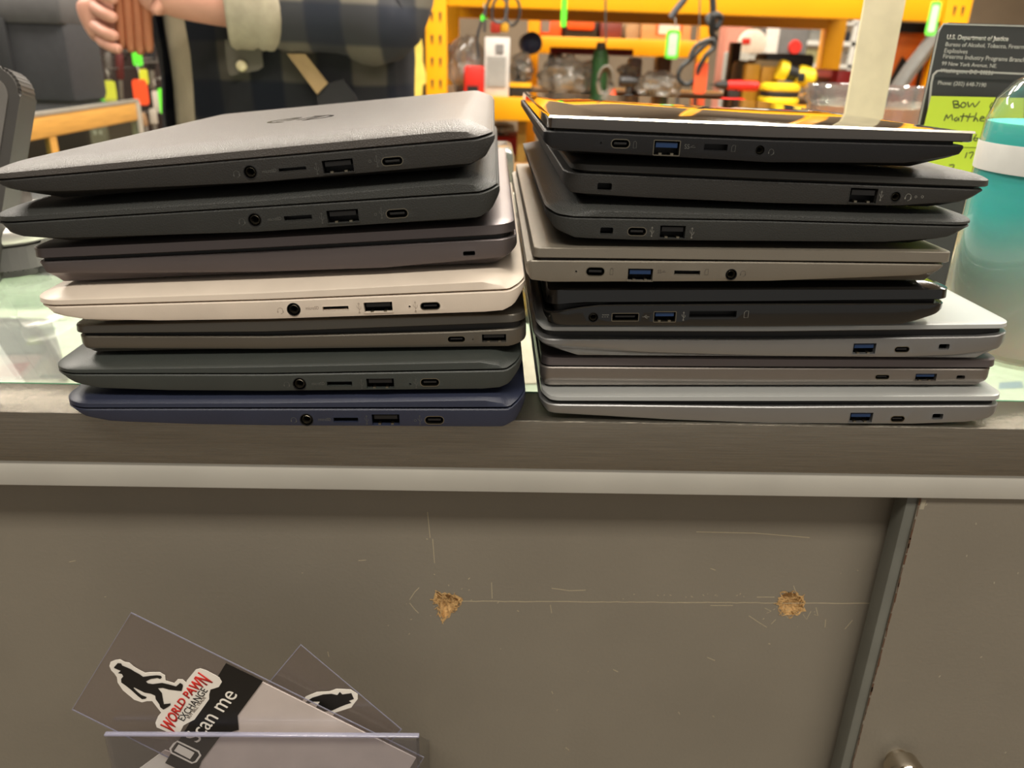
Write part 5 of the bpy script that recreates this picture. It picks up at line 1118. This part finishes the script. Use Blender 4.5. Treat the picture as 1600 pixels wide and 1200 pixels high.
# fingers, thumbs and head joined into the same body mesh
def join(src, dst):
    b = BM(); b.from_mesh(dst.data)
    t = BM(); t.from_mesh(src.data); off = src.location-dst.location
    for v in t.verts: v.co += off
    tmp = bpy.data.meshes.new('t'); t.to_mesh(tmp); b.from_mesh(tmp); b.to_mesh(dst.data); b.free(); t.free()
    for p in dst.data.polygons: p.use_smooth = True
    bpy.data.objects.remove(src)
YF = .945
def finger(pts, r0=.0105, dy=(.02, .004, -.012, -.016)):
    vs_ = [P(x, y, YF+d) for (x, y), d in zip(pts, dy)]
    s = skin('finger', vs_, [(i, i+1) for i in range(len(vs_)-1)], [r0*1.05, r0, r0*.92, r0*.72], skinm, None, vs_[0]); join(s, body)
palm = [P(150, -2, .98), P(150, 22, .975), P(158, 48, .97), P(166, 66, .965)]
s = skin('palm', palm, [(0, 1), (1, 2), (2, 3)], [.030, .028, .022, .016], skinm, None, palm[0]); join(s, body)
finger([(146, 8), (152, 14), (168, 24), (184, 30)]); finger([(146, 36), (154, 44), (170, 54), (186, 58)]); finger([(154, 56), (162, 66), (176, 74), (190, 78)], .009)
finger([(148, -14), (156, -10), (170, -4), (184, 0)])
# left hand behind the case: thumb and finger seen on its right edge, the rest round the back
palm = [P(262, -6, .95), P(240, -8, .955), P(222, -8, .96)]
s = skin('palm', palm, [(0, 1), (1, 2)], [.030, .030, .022], skinm, None, palm[0]); join(s, body)
finger([(258, -18), (254, -4), (246, 10), (241, 24)], .0105, (.01, -.005, -.012, -.014)); finger([(262, -26), (250, -22), (238, -18), (228, -10)], .010, (.0, -.015, -.022, -.024))
finger([(238, 0), (224, 4), (208, 6), (194, 6)], .010, (.03, .034, .034, .03)); finger([(240, 14), (226, 20), (210, 24), (198, 24)], .0095, (.03, .034, .034, .03)); finger([(236, -20), (222, -18), (206, -16), (192, -16)], .010, (.03, .034, .034, .03))
# head with face
hb_ = BM(); r = bmesh.ops.create_uvsphere(hb_, u_segments=32, v_segments=24, radius=1); hc = Vector((cxp, cyp-.02, 1.66))
for v in r['verts']:
    x, y, z = v.co; k = 1-.22*max(0, -z)**1.5
    p = Vector((x*.076*k, y*.098*k, z*.122))
    if y < -.5:
        if abs(x) < .2 and -.25 < z < .15: p.y -= .022*(1-abs(x)/.2)*(1-abs(z+.1)/.3 if z > -.1 else 1-(-.1-z)/.15)
        for ex in (-.38, .38):
            d = math.hypot(x-ex, (z-.08)); p.y += .012*max(0, 1-d/.2)
        if -.5 < z < -.36 and abs(x) < .32: p.y -= .004
    v.co = p+hc-body.location
for sx in (-1, 1): blob(hb_, hc-body.location+Vector((sx*.078, .01, -.005)), (.010, .018, .032), 1, .05, 2)
hm = bpy.data.meshes.new('h'); hb_.to_mesh(hm); b = BM(); b.from_mesh(body.data); b.from_mesh(hm); b.to_mesh(body.data); b.free()
for p in body.data.polygons: p.use_smooth = True
tag(body, 'person in a dark plaid jacket over a beige shirt, holding a copper case', 'person')
def bpart(nme, bm, m, smooth=60):
    for v in bm.verts: v.co -= body.location
    return obj(nme, bm, m, body, smooth=smooth)
for sx in (-1, 1):
    bm = BM(); blob(bm, hc+Vector((sx*.030, -.086, .012)), (.011, .009, .010), 0, 0, 2); bpart('eye', bm, mat('eye_white', (230, 226, 220), .3))
    bm = BM(); blob(bm, hc+Vector((sx*.030, -.094, .012)), (.005, .002, .005), 0, 0, 2); bpart('iris', bm, mat('iris_brown', (60, 40, 30), .3))
bm = BM(); blob(bm, hc+Vector((0, -.088, -.052)), (.024, .006, .006), 0, .05, 2); bpart('mouth', bm, mat('lips', (170, 96, 88), .5))
bm = BM(); blob(bm, hc+Vector((0, .018, .030)), (.086, .100, .108), 4, .05, 3); bpart('hair', bm, mat('brown_hair', (70, 50, 36), .8, 0, .2, 200))
# clothes
def plaid():
    m = bpy.data.materials.new('plaid_flannel'); m.use_nodes = True; nt = m.node_tree; b = nt.nodes['Principled BSDF']; b.inputs['Roughness'].default_value = .9
    tc = nt.nodes.new('ShaderNodeTexCoord'); outs = []
    for ax, sc in (('X', 5.2), ('Z', 4.6)):
        w = nt.nodes.new('ShaderNodeTexWave'); w.bands_direction = ax; w.inputs['Scale'].default_value = sc*.6; w.inputs['Distortion'].default_value = .6; nt.links.new(tc.outputs['Object'], w.inputs['Vector'])
        r = nt.nodes.new('ShaderNodeValToRGB'); r.color_ramp.elements[0].position = .42; r.color_ramp.elements[1].position = .58; nt.links.new(w.outputs['Fac'], r.inputs[0]); outs.append(r)
    mx = nt.nodes.new('ShaderNodeMix'); mx.data_type = 'RGBA'; mx.inputs['Factor'].default_value = .5; nt.links.new(outs[0].outputs[0], mx.inputs['A']); nt.links.new(outs[1].outputs[0], mx.inputs['B'])
    r = nt.nodes.new('ShaderNodeValToRGB'); e = r.color_ramp.elements; e[0].position = 0; e[0].color = col((34, 38, 50)); e[1].position = 1; e[1].color = col((104, 98, 88)); q = e.new(.5); q.color = col((54, 54, 58))
    nt.links.new(mx.outputs['Result'], r.inputs[0]); nt.links.new(r.outputs[0], b.inputs['Base Color'])
    return m
pld = plaid(); shirt = mat('beige_shirt', (186, 172, 148), .85, 0, .06, 40, .3, 200); jeans = mat('dark_trousers', (44, 46, 56), .85)
def torso(bm, a, b, z0, z1, ang0, ang1, n=48, fold=.004, th=0, capit=True):
    rings = []
    for k in range(15):
        z = z0+(z1-z0)*k/14; s = 1-.10*max(0, (z-1.36)/.12)**2*1.5 if z > 1.36 else 1+.05*(1.1-z)
        ring = []
        for i in range(n+1):
            t = rad(ang0+(ang1-ang0)*i/n); f = fold*noise.noise(Vector((cos(t)*6, sin(t)*6, z*7)))*3
            ring.append(bm.verts.new((cxp+(a*s+f)*cos(t), cyp+(b*s+f)*sin(t), z)))
        rings.append(ring)
    for p, q in zip(rings, rings[1:]):
        for i in range(n): bm.faces.new((p[i], p[i+1], q[i+1], q[i]))
bm = BM(); torso(bm, .195, .122, .86, 1.47, 0, 360, fold=.002); bmesh.ops.remove_doubles(bm, verts=bm.verts, dist=.0001); bpart('shirt', bm, shirt)
bm = BM(); torso(bm, .212, .138, .80, 1.48, 233-360, 208, fold=.005)
g = bmesh.ops.solidify(bm, geom=bm.faces[:], thickness=.008)
bpart('jacket', bm, pld)
# sleeves
sl_ = [(cxp+.16, cyp, 1.43), (cxp+.195, cyp-.02, 1.30), P(602, 26, 1.08), P(540, 18, 1.03), P(450, 14, 1.0), P(400, 12, .99)]
bm = BM(); tube(bm, smoothpath(sl_, 6), [.072-.014*min(i/24, 1)+.004*noise.noise(Vector((i*.9, 0, 0))) for i in range(31)], 20)
for v in bm.verts: v.co += Vector((0, 0, .006*noise.noise(v.co*22)))
bpart('sleeve', bm, pld)
cf = [P(412, 12, .99), P(400, 12, .985), P(360, 8, .98), P(350, 8, .978)]
bm = BM(); tube(bm, smoothpath(cf, 5), [.054, .060, .062, .060, .062, .058, .060, .058, .056, .058, .056, .054, .054, .052, .052, .050], 20)
for v in bm.verts: v.co += Vector((0, 0, .006*noise.noise(v.co*30)))
bpart('sherpa_cuff', bm, mat('sherpa_grey_beige', (168, 158, 138), .95, 0, .1, 60, .5, 120))
sr_ = [(cxp-.16, cyp, 1.43), (cxp-.26, cyp-.02, 1.34), (cxp-.335, cyp-.03, 1.26), P(130, -90, 1.03)]
bm = BM(); tube(bm, smoothpath(sr_, 6), [.07-.012*i/18 for i in range(19)], 20); bpart('sleeve', bm, pld)
yj = cyp-.138
def front(x): return cyp-.152*math.sqrt(max(.05, 1-((x-cxp)/.222)**2))-.004
def jp(px, py, d=0):
    p = P(px, py, 1.02)
    for _ in range(4): p = P(px, py, front(p.x)-d)
    return p
def jpoly(nme, pts, m, th=.004, d=0):
    bm = BM(); prism(bm, [jp(x, y, d) for x, y in pts], Vector((0, -th, 0))); return bpart(nme, bm, m, 0)
jpoly('pocket_flap', [(352, 62), (408, 60), (412, 104), (404, 110), (362, 118), (357, 112)], mat('flap_flannel', (96, 90, 80), .9))
bm = BM(); q = jp(378, 103, .005); lathe(bm, [(.008, 0), (.0085, .002), (.006, .005)], 16, mx=Matrix.Translation(q) @ Matrix.Rotation(rad(90), 4, 'X')); bpart('snap_button', bm, mat('pearl_snap', (220, 206, 166), .3))
jpoly('tool_handle', [(450, 84), (478, 84), (513, 130), (497, 147)], mat('tan_handle', (150, 124, 84), .7), .008, .004)
jpoly('hip_pocket', [(496, 150), (512, 130), (536, 124), (556, 150), (570, 185), (500, 185)], mat('dark_pocket', (34, 33, 34), .9), .006, .002)
for sx in (-1, 1):
    vs_ = [(cxp+sx*.06, cyp, .97), (cxp+sx*.09, cyp, .80), (cxp+sx*.10, cyp, .50), (cxp+sx*.10, cyp+.02, .11)]
    s = skin('trouser_leg', vs_, [(0, 1), (1, 2), (2, 3)], [(.12, .12), .10, .075, .062], jeans, body)
    bm = BM(); box(bm, cxp+sx*.105-.05, cxp+sx*.105+.05, cyp-.20, cyp+.08, 0, .10, .03); bpart('shoe', bm, blackp)
# copper case held in the hands
o = empty('copper_case', P(210, 78, .945), 'ribbed copper-brown leather case held upright in both hands', 'case')
cop = mat('copper_leather', (170, 108, 76), .34, .3, .12, 20); zb_ = o.location.z; zt2 = P(205, -55, .945).z-zb_; wd = P(238, 30, .945).x-P(182, 30, .945).x
for k in range(4):
    bm = BM(); r_ = wd/8*1.12; xk = -wd/2+wd/8+k*wd/4+.002; zz = (-.0, -.004, -.006, -.002)[k]
    lathe(bm, [(r_*.5, zz), (r_*.9, zz+.004), (r_, zz+.012), (r_, zt2-.01), (r_*.6, zt2)], 20, xk, 0, mx=Matrix.Rotation(rad(4), 4, 'Y')); obj('rib', bm, cop, o)
bm = BM(); box(bm, -wd*.42, wd*.42, 0, .014, .002, zt2-.006, .004, Matrix.Rotation(rad(4), 4, 'Y')); obj('back_panel', bm, cop, o)
